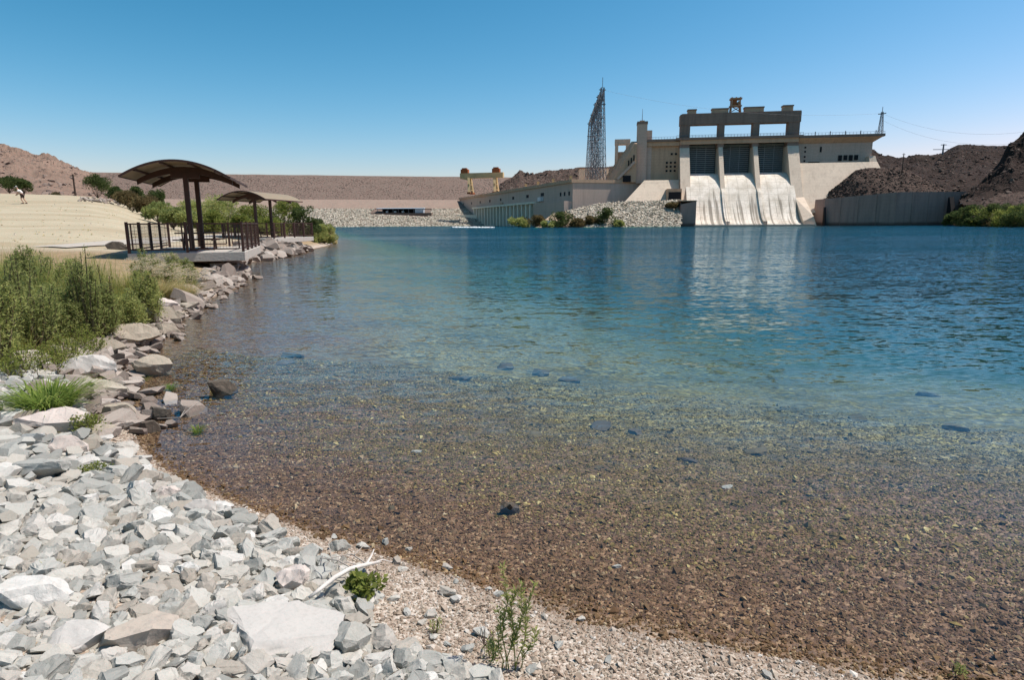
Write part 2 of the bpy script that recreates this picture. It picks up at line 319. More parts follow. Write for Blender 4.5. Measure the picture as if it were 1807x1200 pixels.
def np_mesh(name, V, F, mat, parent=None, smooth_=False):
    """vertices (n,3) and faces (m,k) given as arrays"""
    V = np.ascontiguousarray(V, dtype=np.float32); F = np.ascontiguousarray(F, dtype=np.int32); m, k = F.shape
    me = bpy.data.meshes.new(name)
    me.vertices.add(len(V)); me.vertices.foreach_set('co', V.ravel())
    me.loops.add(m * k); me.loops.foreach_set('vertex_index', F.ravel())
    me.polygons.add(m); me.polygons.foreach_set('loop_start', np.arange(0, m * k, k, dtype=np.int32))
    me.polygons.foreach_set('use_smooth', np.full(m, smooth_))
    me.update(calc_edges=True); me.validate()
    return link(name, me, mat, parent)
def tag(o, label=None, cat=None, group=None, kind=None):
    if label: o['label'] = label
    if cat: o['category'] = cat
    if group: o['group'] = group
    if kind: o['kind'] = kind
    return o
def empty(name, loc=(0, 0, 0), rz=0.0, label=None, cat=None, group=None):
    o = bpy.data.objects.new(name, None); col.objects.link(o); o.location = loc; o.rotation_euler = (0, 0, rz); o.empty_display_size = 0.2
    return tag(o, label, cat, group)
def copy_tree(o, parent=None):
    c = o.copy(); col.objects.link(c)
    if parent is not None: c.parent = parent
    for ch in [q for q in bpy.data.objects if q.parent == o]: copy_tree(ch, c)
    return c
def grid_faces(nr, nc):
    i = np.arange(nr - 1)[:, None] * nc + np.arange(nc - 1)[None, :]
    return np.stack([i, i + 1, i + nc + 1, i + nc], -1).reshape(-1, 4)

# ================================================================== SETTING
# ------------------------------------------------------------------ ground sheet: bank, beach, river bed
shore_px = [(1807, 1212), (1650, 1190), (1450, 1160), (1250, 1125), (1060, 1085), (930, 1042), (780, 1000), (640, 965), (520, 925), (400, 880), (300, 832),
            (262, 800), (245, 770), (222, 742), (212, 705), (215, 670), (222, 645), (218, 625), (262, 607), (305, 588), (322, 562), (348, 547), (366, 530),
            (420, 507), (438, 490), (425, 474), (420, 465), (470, 459), (535, 446), (548, 440), (580, 433), (588, 424)]
shore = [(45.0, -14.0), (12.0, -1.6)] + [tuple(gz(x, y)[:2]) for x, y in shore_px] + [(-36.0, 120.0), (-72.0, 240.0), (-110.0, 360.0), (-150.0, 470.0)]
SA = np.array(shore)
water_poly = np.array(shore + [(-150.0, 900.0), (900.0, 900.0), (900.0, -14.0)])
def inside(poly, x, y):
    r = np.zeros(np.shape(x), bool); n = len(poly)
    for i in range(n):
        x0, y0 = poly[i]; x1, y1 = poly[(i + 1) % n]
        c = ((y0 > y) != (y1 > y))
        with np.errstate(divide='ignore', invalid='ignore'):
            r ^= c & (x < (x1 - x0) * (y - y0) / (y1 - y0 + 1e-12) + x0)
    return r
def shore_dist(x, y):
    """distance to the waterline, positive on land"""
    d = np.full(np.shape(x), 1e9)
    for i in range(len(SA) - 1):
        a = SA[i]; b = SA[i + 1]; e = b - a
        t = np.clip(((x - a[0]) * e[0] + (y - a[1]) * e[1]) / (e @ e), 0, 1)
        d = np.minimum(d, np.hypot(x - a[0] - t * e[0], y - a[1] - t * e[1]))
    return np.where(inside(water_poly, x, y), -d, d)
def tz(x, y):
    x = np.asarray(x, float); y = np.asarray(y, float)
    d = shore_dist(x, y)
    lot = smooth(-0.50, -0.68, x / np.maximum(y, 1.0)) * smooth(24, 34, y)
    bench = np.interp(y, [0, 5, 8, 15, 22, 40, 90], [0.5, 0.55, 0.75, 1.0, 1.12, 1.3, 2.4]) + lot * (np.clip(y, 28, 90) - 28) * 0.072
    bench = bench - 2.0 * smooth(92, 130, y) * lot
    sl = 0.125 + 0.22 * smooth(0.2, -2.6, x) + 0.15 * smooth(20, 30, y)
    land = bench * (1 - np.exp(-sl * np.maximum(d, 0) / bench))
    land = land + np.minimum(np.maximum(d, 0), 1) * (0.10 * (fbm(x * 0.7, y * 0.7, 3) - 0.5) + 0.25 * (fbm(x * 0.12, y * 0.12, 5) - 0.5) * smooth(6, 30, y))
    w = np.maximum(-d, 0)
    bed = -np.interp(w, [0, 1, 2.5, 4, 8, 15, 30, 60], [0, 0.08, 0.20, 0.36, 0.85, 1.9, 4.4, 5.6]) + np.minimum(w, 2) * 0.10 * (fbm(x * 0.8, y * 0.8, 9) - 0.5)
    return np.where(d > 0, land, bed)
def T(x, y): return float(tz(np.array([x]), np.array([y]))[0])
def on(px, py):
    """where the sight line through a photo pixel meets the ground sheet"""
    r = ray(px, py); t = np.geomspace(1.5, 260, 1600); P = EYE[None] + r[None] * t[:, None]
    below = P[:, 2] < tz(P[:, 0], P[:, 1]); i = int(np.argmax(below)) if below.any() else len(t) - 1
    p = P[i]; return np.array([p[0], p[1], T(p[0], p[1])])

yr = np.concatenate([np.linspace(-14, 0.6, 24), np.geomspace(0.8, 120, 300), np.geomspace(126, 900, 40)])
tc = np.concatenate([np.linspace(-3.2, -1.15, 24), np.linspace(-1.1, 1.1, 300), np.linspace(1.15, 3.2, 24)])
GY, GT = np.meshgrid(yr, tc, indexing='ij'); GX = GT * (np.abs(GY) * 0.97 + 1.6)
GZ = tz(GX, GY)
m, nt = newmat('bank_and_bed'); v = pos(nt)
sep = N(nt, 'ShaderNodeSeparateXYZ'); nt.links.new(v, sep.inputs[0])
zone = N(nt, 'ShaderNodeAttribute', attribute_name='zone'); zs = N(nt, 'ShaderNodeSeparateColor'); nt.links.new(zone.outputs['Color'], zs.inputs[0])
def vor(scale):
    q = N(nt, 'ShaderNodeTexVoronoi'); q.inputs['Scale'].default_value = scale; nt.links.new(v, q.inputs['Vector']); return q
v1 = vor(75.0); v2 = vor(34.0); v3 = vor(13.0)
s1 = N(nt, 'ShaderNodeSeparateColor'); nt.links.new(v1.outputs['Color'], s1.inputs[0])
vw = vor(40.0); sw_ = N(nt, 'ShaderNodeSeparateColor'); nt.links.new(vw.outputs['Color'], sw_.inputs[0])
s2 = N(nt, 'ShaderNodeSeparateColor'); nt.links.new(v2.outputs['Color'], s2.inputs[0])
s3 = N(nt, 'ShaderNodeSeparateColor'); nt.links.new(v3.outputs['Color'], s3.inputs[0])
nA = noise(nt, v, 0.9, 5, 0.6); nB = noise(nt, v, 3.5, 5, 0.65); nC = noise(nt, v, 0.25, 4, 0.6)
dry = ramp(nt, s1.outputs[0], [(0.0, (0.20, 0.15, 0.11)), (0.35, (0.33, 0.265, 0.205)), (0.7, (0.42, 0.36, 0.29)), (1.0, (0.52, 0.475, 0.405))])
wet = ramp(nt, sw_.outputs[0], [(0.0, (0.06, 0.034, 0.018)), (0.4, (0.115, 0.066, 0.034)), (0.8, (0.17, 0.10, 0.05)), (1.0, (0.30, 0.20, 0.11))])
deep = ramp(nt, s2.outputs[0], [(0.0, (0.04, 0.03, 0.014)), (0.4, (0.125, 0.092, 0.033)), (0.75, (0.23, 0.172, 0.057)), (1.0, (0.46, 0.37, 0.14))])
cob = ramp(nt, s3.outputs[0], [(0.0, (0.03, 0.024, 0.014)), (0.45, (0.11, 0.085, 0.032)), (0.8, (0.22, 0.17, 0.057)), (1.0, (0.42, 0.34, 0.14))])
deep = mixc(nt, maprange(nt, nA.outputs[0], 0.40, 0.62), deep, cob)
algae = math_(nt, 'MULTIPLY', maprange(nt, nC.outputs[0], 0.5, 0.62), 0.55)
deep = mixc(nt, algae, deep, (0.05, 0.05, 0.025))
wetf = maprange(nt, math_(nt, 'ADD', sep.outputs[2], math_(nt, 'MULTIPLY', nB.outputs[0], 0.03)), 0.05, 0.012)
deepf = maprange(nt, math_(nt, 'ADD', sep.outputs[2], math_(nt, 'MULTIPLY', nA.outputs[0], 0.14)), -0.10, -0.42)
dimf = math_(nt, 'MULTIPLY', maprange(nt, math_(nt, 'ADD', sep.outputs[2], math_(nt, 'MULTIPLY', nA.outputs[0], 0.9)), -0.4, -2.4), 0.75)
deep = mixc(nt, dimf, deep, (0.062, 0.056, 0.026))                      # dimming of the deeper water painted into the bed colour
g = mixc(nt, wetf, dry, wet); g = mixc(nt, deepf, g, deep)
tr = noise(nt, mapping(nt, v, (0.06, 0.55, 1)), 1.0, 6, 0.65, 0.3); nF = noise(nt, v, 9, 4, 0.6)
sand = mixc(nt, maprange(nt, tr.outputs[0], 0.4, 0.66), (0.39, 0.345, 0.24), (0.30, 0.245, 0.155))
sand = mixc(nt, math_(nt, 'MULTIPLY', maprange(nt, nF.outputs[0], 0.45, 0.75), 0.4), sand, (0.40, 0.31, 0.20))
soil = mixc(nt, maprange(nt, nB.outputs[0], 0.4, 0.65), (0.30, 0.215, 0.125), (0.19, 0.145, 0.075))
g = mixc(nt, zs.outputs[0], g, sand); g = mixc(nt, zs.outputs[1], g, soil)
bh = math_(nt, 'ADD', math_(nt, 'MULTIPLY', v1.outputs['Distance'], -0.5), math_(nt, 'MULTIPLY', nB.outputs[0], 0.8))
finish(nt, g, maprange(nt, wetf, 0, 1, 0.9, 0.5), bh, 0.012, 0.8, 0.25)
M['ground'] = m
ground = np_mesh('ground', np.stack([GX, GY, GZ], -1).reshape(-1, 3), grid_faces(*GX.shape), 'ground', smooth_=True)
tag(ground, kind='structure')
GD = shore_dist(GX, GY)
za = ground.data.attributes.new('zone', 'FLOAT_COLOR', 'POINT')
sandw = smooth(23, 27, GY + 3 * (fbm(GX * 0.3, GY * 0.3, 21) - 0.5)) * smooth(2.0, 4.5, GD)
soilw = smooth(4.9, 6.0, GY + 1.2 * (fbm(GX, GY, 22) - 0.5)) * smooth(-1.5, -3.5, GX) * smooth(0.15, 0.8, GD) * (1 - sandw)
soilw = np.maximum(soilw, smooth(24, 28, GY) * smooth(0.1, 1.0, GD) * (1 - sandw))
za.data.foreach_set('color', np.stack([sandw, soilw, 0 * sandw, 1 + 0 * sandw], -1).astype(np.float32).ravel())

# ------------------------------------------------------------------ river water: clear near the bank, body colour from the depth of water
m, nt = newmat('river_water'); v = pos(nt)
geo = N(nt, 'ShaderNodeNewGeometry')
def wave(sx, sy, detail, amp, rough=0.5, dist=0.2):
    n = noise(nt, mapping(nt, v, (sx, sy, 1)), 1.0, detail, rough, dist)
    a = N(nt, 'ShaderNodeVectorMath', operation='SUBTRACT'); nt.links.new(n.outputs['Color'], a.inputs[0]); a.inputs[1].default_value = (0.5, 0.5, 0.5)
    b = N(nt, 'ShaderNodeVectorMath', operation='SCALE'); nt.links.new(a.outputs[0], b.inputs[0])
    if hasattr(amp, 'links'): nt.links.new(amp, b.inputs['Scale'])
    else: b.inputs['Scale'].default_value = amp
    return b.outputs[0]
def vadd(a, b):
    q = N(nt, 'ShaderNodeVectorMath', operation='ADD'); nt.links.new(a, q.inputs[0]); nt.links.new(b, q.inputs[1]); return q.outputs[0]
sw = N(nt, 'ShaderNodeSeparateXYZ'); nt.links.new(v, sw.inputs[0])
far = maprange(nt, sw.outputs[1], 4.0, 48.0, 0.12, 1.0)                       # the open river is rougher than the sheltered margin
gust = noise(nt, mapping(nt, v, (0.012, 0.06, 1)), 1.0, 4, 0.6, 0.5)
gustf = maprange(nt, gust.outputs[0], 0.36, 0.62, 0.7, 1.9)
amp = math_(nt, 'MULTIPLY', math_(nt, 'MULTIPLY', far, maprange(nt, sw.outputs[1], 25.0, 140.0, 1.0, 1.9)), gustf)
nrm = vadd(wave(2.6, 7.0, 3, math_(nt, 'MULTIPLY', amp, 0.95)), wave(0.5, 2.0, 3, math_(nt, 'MULTIPLY', amp, 0.45)))
nrm = vadd(nrm, wave(7.0, 17.0, 2, math_(nt, 'MULTIPLY', amp, 0.95)))
fl = N(nt, 'ShaderNodeVectorMath', operation='MULTIPLY'); nt.links.new(nrm, fl.inputs[0]); fl.inputs[1].default_value = (1, 1, 0)
upn = N(nt, 'ShaderNodeVectorMath', operation='ADD'); nt.links.new(fl.outputs[0], upn.inputs[0]); upn.inputs[1].default_value = (0, 0, 1)
nn = N(nt, 'ShaderNodeVectorMath', operation='NORMALIZE'); nt.links.new(upn.outputs[0], nn.inputs[0])
dt = N(nt, 'ShaderNodeVectorMath', operation='DOT_PRODUCT'); nt.links.new(geo.outputs['Incoming'], dt.inputs[0]); nt.links.new(nn.outputs[0], dt.inputs[1])
ca = math_(nt, 'ABSOLUTE', dt.outputs['Value'])
fr = math_(nt, 'ADD', math_(nt, 'MULTIPLY', math_(nt, 'POWER', math_(nt, 'SUBTRACT', 1.0, ca, True), 5.0), 0.98), 0.02)
tb = N(nt, 'ShaderNodeBsdfTransparent'); gb = N(nt, 'ShaderNodeBsdfGlossy'); gb.inputs['Roughness'].default_value = 0.04; gb.inputs['Color'].default_value = (0.58, 0.73, 0.80, 1)
nt.links.new(nn.outputs[0], gb.inputs['Normal'])
mx = N(nt, 'ShaderNodeMixShader'); nt.links.new(fr, mx.inputs[0]); nt.links.new(tb.outputs[0], mx.inputs[1]); nt.links.new(gb.outputs[0], mx.inputs[2])
vab = N(nt, 'ShaderNodeVolumeAbsorption'); vab.inputs['Color'].default_value = (0.12, 0.70, 0.58, 1); vab.inputs['Density'].default_value = 0.10
vsc = N(nt, 'ShaderNodeVolumeScatter'); vsc.inputs['Color'].default_value = (0.03, 0.34, 0.72, 1); vsc.inputs['Density'].default_value = 0.010
va = N(nt, 'ShaderNodeAddShader'); nt.links.new(vab.outputs[0], va.inputs[0]); nt.links.new(vsc.outputs[0], va.inputs[1])
o = N(nt, 'ShaderNodeOutputMaterial'); nt.links.new(mx.outputs[0], o.inputs['Surface']); nt.links.new(va.outputs[0], o.inputs['Volume'])
M['water'] = m
tag(MB().box(-420, 900, -13, 620, -8, 0).build('river_water', 'water'), kind='structure')

# ------------------------------------------------------------------ hills and slopes
HILLS = {}
def hill(name, sil, Dc, Db, zb, mat, amp=3.0, freq=0.05, back=60.0, expo=0.85, step=2.0, rows=44, seed=1, ridged=True):
    """a hill with a real front slope and back: crest line at distance Dc, foot at Db"""
    sx = np.array([q[0] for q in sil], float); sy = np.array([q[1] for q in sil], float)
    px = np.arange(sx[0], sx[-1] + step, step); py = np.interp(px, sx, sy)
    dc = np.interp(px, sx, np.broadcast_to(np.array(Dc, float), sx.shape)); db = np.interp(px, sx, np.broadcast_to(np.array(Db, float), sx.shape))
    C3 = np.array([at(a, b, c) for a, b, c in zip(px, py, dc)]); B3 = np.array([at(a, 395.0, c) for a, c in zip(px, db)])
    t = np.concatenate([np.linspace(0, 1, rows), 1 + np.linspace(0.15, 1, 12)])
    X = np.zeros((len(t), len(px))); Y = X.copy(); Z = X.copy()
    for i, q in enumerate(t):
        if q <= 1:
            X[i] = B3[:, 0] + (C3[:, 0] - B3[:, 0]) * q; Y[i] = B3[:, 1] + (C3[:, 1] - B3[:, 1]) * q
            Z[i] = zb + (C3[:, 2] - zb) * q ** expo
        else:
            f = q - 1; X[i] = C3[:, 0] * (C3[:, 1] + back * f) / C3[:, 1]; Y[i] = C3[:, 1] + back * f; Z[i] = C3[:, 2] - (C3[:, 2] - zb) * f * 0.9
    w = np.sin(np.clip(t, 0, 2) * pi / 2)[:, None] ** 1 * (0.25 + 0.75 * np.minimum(1, np.abs(1 - np.minimum(t, 1)) * 6))[:, None]
    nz = (fbm(X * freq, Y * freq, seed, 6, ridged) - 0.5) * 2 + 0.5 * (fbm(X * freq * 5, Y * freq * 5, seed + 5, 4, ridged) - 0.5) * 2
    Z = Z + amp * w * nz
    o = np_mesh(name, np.stack([X, Y, Z], -1).reshape(-1, 3), grid_faces(*X.shape), mat, smooth_=False)
    HILLS[name] = (X[:rows], Y[:rows], Z[:rows])
    return tag(o, kind='structure')

hill('desert_hill', [(-420, 150), (-250, 190), (-120, 235), (0, 263), (30, 268), (60, 279), (85, 281), (110, 290), (140, 303), (165, 311), (190, 330), (215, 352)], 420, 118, 3.5, 'hill', 5, 0.03, 160, 0.9, 2.0, 90, 3)
# earthfill embankment: crest, slope, berm, stone-faced toe
cr = [at(x, 313 + (x - 165) * 0.0108, 560 + (x - 165) * 0.123) for x in np.arange(20, 1101, 6)]
prof = [(30, -30.0), (9, 0.0), (5, 0.9), (0, 0.0), (-40, -12.5), (-80, -25.5), (-84, -25.7), (-115, -34.0), (-150, -41.7), (-188, -50.0), (-215, -56.0)]
rows_ = []
for k in range(len(prof) - 1):
    n = 2 if abs(prof[k][0] - prof[k + 1][0]) < 12 else 10
    for i in range(n): rows_.append(tuple(np.array(prof[k]) + (np.array(prof[k + 1]) - np.array(prof[k])) * i / n))
rows_.append(prof[-1])
X = np.array([[c[0] for c in cr] for r in rows_]); Y = np.array([[c[1] + r[0] for c in cr] for r in rows_]); Z = np.array([[47.3 + r[1] for c in cr] for r in rows_])
Z += 0.5 * (fbm(X * 0.08, Y * 0.08, 40) - 0.5)
emb = np_mesh('embankment', np.stack([X, Y, Z], -1).reshape(-1, 3), grid_faces(*X.shape), 'embank', smooth_=True)
Xb = np.array([[c[0] for c in cr]] * 4); Yb = np.array([[c[1] + q for c in cr] for q in (-79, -85, -100, -114)]); Zb = np.array([[47.3 + q for c in cr] for q in (-24.9, -25.3, -29.3, -33.2)])
np_mesh('berm', np.stack([Xb, Yb, Zb], -1).reshape(-1, 3), grid_faces(4, len(cr)), 'bermtan', emb, True)
tag(emb, 'long brown earthfill embankment across the river, left of the powerhouse', 'embankment')
hill('rocky_hill', [(860, 345), (880, 333), (893, 318), (905, 312), (917, 301), (927, 308), (935, 310), (950, 306), (1000, 301), (1035, 298), (1080, 297), (1150, 300)], 620, [560] * 12, 22, 'mound', 5, 0.05, 60, 0.7, 1.5, 40, 8)
hill('far_ridge', [(1490, 300), (1530, 262), (1545, 268), (1560, 277), (1585, 283), (1597, 283), (1615, 276), (1640, 276), (1665, 272), (1690, 258), (1720, 257), (1750, 259), (1790, 258), (1830, 262), (1900, 270)], 430, 312, 12, 'hill_dark', 5, 0.022, 120, 0.8, 1.5, 56, 12)
hill('rock_cliff', [(1690, 360), (1722, 336), (1742, 318), (1762, 292), (1778, 262), (1795, 246), (1807, 236), (1850, 205), (1950, 170), (2150, 150), (2400, 160)], 285, 250, 8, 'hill_dark', 6, 0.045, 90, 0.75, 2.0, 50, 15)
hill('rocky_mound', [(1428, 362), (1447, 352), (1465, 338), (1490, 317), (1510, 301), (1530, 297), (1560, 297), (1585, 296), (1600, 299), (1620, 310), (1640, 323), (1668, 338), (1700, 344), (1730, 350)], [311, 309, 307, 306, 305, 305, 305, 305, 304, 302, 300, 298, 296, 296], [308, 303, 300, 297, 294, 291, 288, 286, 285, 284, 283, 283, 283, 283], 10.5, 'mound', 1.6, 0.10, 40, 0.8, 1.2, 44, 18)
hill('river_bank', [(1683, 400), (1692, 380), (1703, 358), (1718, 349), (1760, 339), (1807, 333), (1950, 322), (2200, 300), (2450, 300)], 262, [262, 252, 238, 226, 212, 200, 175, 150, 150], -1.5, 'mound', 1.6, 0.11, 60, 0.9, 2.0, 40, 22)

# ================================================================== THE DAM
DO = at(1306, 392, 325.0); DYAW = R(-8.5)
def dam_empty(name, label, cat): return empty(name, (DO[0], DO[1], 0), DYAW, label, cat)
def dloc(s, n, z):
    return (DO[0] + s * cos(DYAW) + n * sin(DYAW), DO[1] + s * sin(DYAW) - n * cos(DYAW), z)
# in these builders x runs along the dam, y = -n (n counts downstream, towards the viewer)
sp = dam_empty('spillway', 'concrete spillway with three tall gates under a dark frame of four legs', 'spillway')
LEG = [(-32.0, -27.2), (-13.3, -10.3), (3.5, 6.6), (20.4, 25.7)]
for i, (a, b) in enumerate(LEG):
    inner = i in (1, 2)
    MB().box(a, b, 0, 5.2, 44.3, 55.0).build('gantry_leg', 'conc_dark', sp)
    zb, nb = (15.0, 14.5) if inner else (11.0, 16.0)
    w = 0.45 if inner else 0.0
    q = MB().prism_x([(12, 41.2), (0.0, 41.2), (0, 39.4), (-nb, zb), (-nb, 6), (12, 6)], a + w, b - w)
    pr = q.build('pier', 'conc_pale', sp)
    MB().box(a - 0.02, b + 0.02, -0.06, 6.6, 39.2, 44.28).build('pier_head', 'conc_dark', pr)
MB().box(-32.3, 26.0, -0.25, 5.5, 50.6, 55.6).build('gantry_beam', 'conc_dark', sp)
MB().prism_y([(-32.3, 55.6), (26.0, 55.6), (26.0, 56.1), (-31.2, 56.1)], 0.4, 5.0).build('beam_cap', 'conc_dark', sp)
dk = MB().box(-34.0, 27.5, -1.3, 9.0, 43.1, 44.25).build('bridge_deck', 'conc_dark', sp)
MB().box(-31.9, 25.6, -0.5, 1.0, 41.0, 43.08).build('deck_girder', 'conc', sp)
rl = MB()
for k in range(40): rl.box(-33.9 + k * 1.57, -33.78 + k * 1.57, -1.2, -1.08, 44.25, 45.35)
rl.box(-33.9, 27.4, -1.2, -1.08, 45.3, 45.42).box(-33.9, 27.4, -1.2, -1.08, 44.8, 44.88)
rl.build('railing', 'lattice', sp)
GATE = [(-27.2, -13.3), (-10.3, 3.5), (6.6, 20.4)]
for a, b in GATE:
    gt = MB().box(a - 0.4, b + 0.4, 7.0, 7.6, 26.2, 43.0).build('gate', 'steel', sp)
    for k in range(14):
        z = 27.0 + k * 1.0
        MB().box(a + 0.05, b - 0.05, 6.35, 7.0, z, z + 0.32).build('rib', 'rib', gt)
    for k in (0.33, 0.66):
        x = a + (b - a) * k
        MB().box(x - 0.12, x + 0.12, 6.15, 6.33, 26.8, 40.5).build('stiffener', 'rib', gt)
    MB().box(a, b, 5.9, 7.0, 40.55, 41.05).build('top_girder', 'rib', gt)
CP = [(-7.5, 26.4), (-3, 26.6), (1, 26.2), (4.5, 24.9), (8, 22.5), (11.5, 19.1), (15, 15.0), (18.5, 10.7), (22, 6.6), (25.5, 3.3), (29, 1.3), (31, 0.9), (31.2, -2)]
for i, (a, b) in enumerate(GATE):
    x0 = a - 1.3 if i else a - 2.2; x1 = b + 1.3 if i < 2 else b + 1.5
    V = []; F = []
    xs = np.linspace(x0, x1, 9)
    for n, z in CP:
        for x in xs: V.append((x, -n, z))
    np_mesh('chute', np.array(V), grid_faces(len(CP), 9), 'chute', sp, True)
for x in (-11.8, 5.1):
    MB().prism_x([(-n, z + (1.3 if n > 12 else 0)) for n, z in CP[4:]] + [(-31.6, -2.2), (-8, -2.2)], x - 0.8, x + 0.8).build('dividing_wall', 'chute', sp)
MB().add([(21.7, -15.5, 13.2), (25.7, -15.5, 13.5), (25.9, -31.4, 4.2), (21.7, -31.4, 2.0), (21.7, -15.5, -2), (28.6, -15.5, -2), (28.4, -31.4, -2), (21.7, -31.4, -2)],
         [(0, 1, 2, 3), (4, 7, 6, 5), (0, 4, 5, 1), (1, 5, 6, 2), (2, 6, 7, 3), (3, 7, 4, 0)]).build('side_wall', 'conc_pale', sp)
MB().box(-27.5, 26.5, -33.5, -31.0, -3, 0.55).build('toe_ledge', 'conc_grey', sp)
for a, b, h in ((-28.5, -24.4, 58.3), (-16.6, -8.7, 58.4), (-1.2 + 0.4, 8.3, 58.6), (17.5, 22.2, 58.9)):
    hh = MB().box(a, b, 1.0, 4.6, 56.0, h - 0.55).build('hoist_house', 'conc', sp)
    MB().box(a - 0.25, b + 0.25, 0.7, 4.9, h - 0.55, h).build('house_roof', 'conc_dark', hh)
# orange hoist crane standing on the frame
hc = empty('hoist_crane', dloc(-5.2, -2.8, 56.1), DYAW, 'faded orange hoist crane on top of the spillway frame', 'crane')
for x in (-2.4, 2.4):
    for y in (-1.6, 1.6): MB().bar((x, y, 0), (x * 0.8, y * 0.9, 6.0), 0.55).build('leg', 'peach', hc)
MB().box(-2.9, 2.9, -1.9, 1.9, 3.0, 3.5).build('platform', 'peach', hc)
MB().box(-2.4, 0.4, -1.5, 1.5, 3.5, 6.3).build('machine_house', 'orange', hc)
MB().box(-2.8, 2.8, -1.9, 1.9, 6.3, 7.1).build('top_frame', 'peach', hc)
for z0, z1 in ((0.2, 3.0), (3.0, 0.2)): MB().bar((-2.4, -1.7, z0), (2.4, -1.7, z1), 0.35).build('brace', 'orange', hc)
MB().tube([(1.4, -1.2, 4.6), (1.4, 1.2, 4.6)], 0.85, 10).build('drum', 'peach', hc)
for x in (-1.8, 0.2, 2.2): MB().box(x - 0.3, x + 0.3, -0.5, 0.5, 7.1, 7.6).build('sheave', 'orange', hc)

# left wing: wall with small openings, sloping apron, crest road
lw = dam_empty('abutment_wall', 'beige concrete wing wall with small square openings left of the spillway', 'wall')
MB().box(-48.6, -32.1, 1.6, 14, 8, 42.6).build('wall', 'conc', lw)
MB().box(-48.8, -33.9, -0.6, 12, 42.7, 43.9).build('crest_slab', 'conc_dark', lw)
MB().prism_y([(-48.6, 40.6), (-32.1, 40.6), (-32.1, 42.65), (-48.6, 42.65)], 0.2, 1.7).build('corbel', 'conc', lw)
for s, z in [(-35.7, 36.6), (-33.6, 36.6), (-38.0, 32.3), (-36.0, 32.3), (-33.9, 32.3), (-38.0, 30.3), (-36.0, 30.3), (-33.9, 30.3), (-38.0, 28.2), (-36.0, 28.2), (-33.9, 28.2)]:
    MB().box(s - 0.5, s + 0.5, 1.3, 1.66, z - 0.5, z + 0.5).build('opening', 'hole', lw)
MB().add([(-49.5, -4.5, 23.2), (-32.2, -4.5, 23.2), (-32.2, -15.3, 10.0), (-61.5, -15.3, 10.0), (-49.5, 6, 23.2), (-32.2, 6, 23.2), (-32.2, 6, 6.0), (-61.5, 6, 6.0), (-32.2, -15.3, 6), (-61.5, -15.3, 6)],
         [(0, 1, 2, 3), (0, 4, 5, 1), (3, 9, 7, 4, 0), (1, 5, 6, 8, 2), (2, 8, 9, 3), (4, 7, 6, 5), (9, 8, 6, 7)]).build('apron', 'conc_pale', lw)
tn = MB().box(-39.0, -31.9, -16.6, -4, 10.6, 18.2).build('tunnel_portal', 'conc', lw)
MB().box(-38.2, -32.2, -16.75, -16.55, 10.8, 16.6).build('tunnel_mouth', 'hole', tn)
rl = MB()
for k in range(11): rl.box(-48.6 + k * 1.45, -48.5 + k * 1.45, -0.5, -0.4, 43.9, 45.0)
rl.box(-48.6, -34, -0.5, -0.4, 44.9, 45.0)
rl.build('railing', 'lattice', lw)
# elevator tower
tw = dam_empty('elevator_tower', 'tall grey twin-shaft concrete tower with an antenna on its roof', 'tower')
MB().box(-53.6, -48.6, -0.6, 6.0, 22, 51.6).build('main_shaft', 'conc_grey', tw)
MB().box(-53.8, -48.4, -0.8, 6.2, 51.6, 52.9).build('parapet', 'conc_dark', tw)
MB().box(-48.55, -46.0, 1.0, 6.0, 22, 48.6).build('side_shaft', 'conc_grey', tw)
MB().tube([(-51.2, 2, 52.9), (-51.2, 2, 59.4)], [0.2, 0.08], 6).build('antenna', 'lattice', tw)
MB().box(-52.4, -50.0, 1.0, 3.4, 52.9, 53.6).build('antenna_base', 'conc', tw)
# penstock slope left of the tower
ps = dam_empty('penstock_block', 'sloping beige concrete wedge between lattice tower and elevator tower', 'concrete wedge')
MB().prism_y([(-70.2, 22.5), (-53.7, 22.5), (-53.7, 43.4), (-56.4, 43.4), (-57.6, 41.4), (-60.0, 38.6), (-68.4, 27.2)], 2.0, 26).build('sloping_wall', 'conc', ps)
MB().add([(-70.0, 1.95, 22.5), (-66.4, -3.6, 22.5), (-54.6, -3.6, 41.6), (-56.4, 1.95, 43.3), (-53.7, 1.95, 22.5), (-53.7, -3.6, 22.5), (-53.7, -3.6, 41.6), (-53.7, 1.95, 43.3)],
         [(0, 1, 2, 3), (1, 5, 6, 2), (3, 2, 6, 7), (0, 4, 5, 1), (5, 4, 7, 6)]).build('sloping_deck', 'conc', ps)
MB().bar((-63.2, -4.3, 24.0), (-54.6, -4.3, 32.6), 1.0, 1.2).build('stair_stringer', 'conc_grey', ps)
for k in range(3):
    MB().box(-58.0 + k * 1.3, -57.4 + k * 1.3, -4.0, -3.65, 30.6 + k * 1.25, 33.4 + k * 1.25).build('slot', 'hole', ps)
MB().box(-60.4, -56.4, -4.1, -3.65, 22.6, 25.8).build('doorway', 'hole', ps)
pf = dam_empty('intake_frame', 'small pale concrete portal frame at the top of the slope', 'portal frame')
MB().box(-64.4, -62.6, 28, 34, 22, 47.4).build('post', 'conc_pale', pf)
MB().box(-58.3, -56.2, 28, 34, 22, 47.4).build('post', 'conc_pale', pf)
MB().box(-64.6, -56.0, 27.8, 34.2, 45.2, 47.9).build('beam', 'conc_pale', pf)
MB().box(-62.6, -58.3, 29, 33, 30, 41.2).build('infill_wall', 'conc', pf)

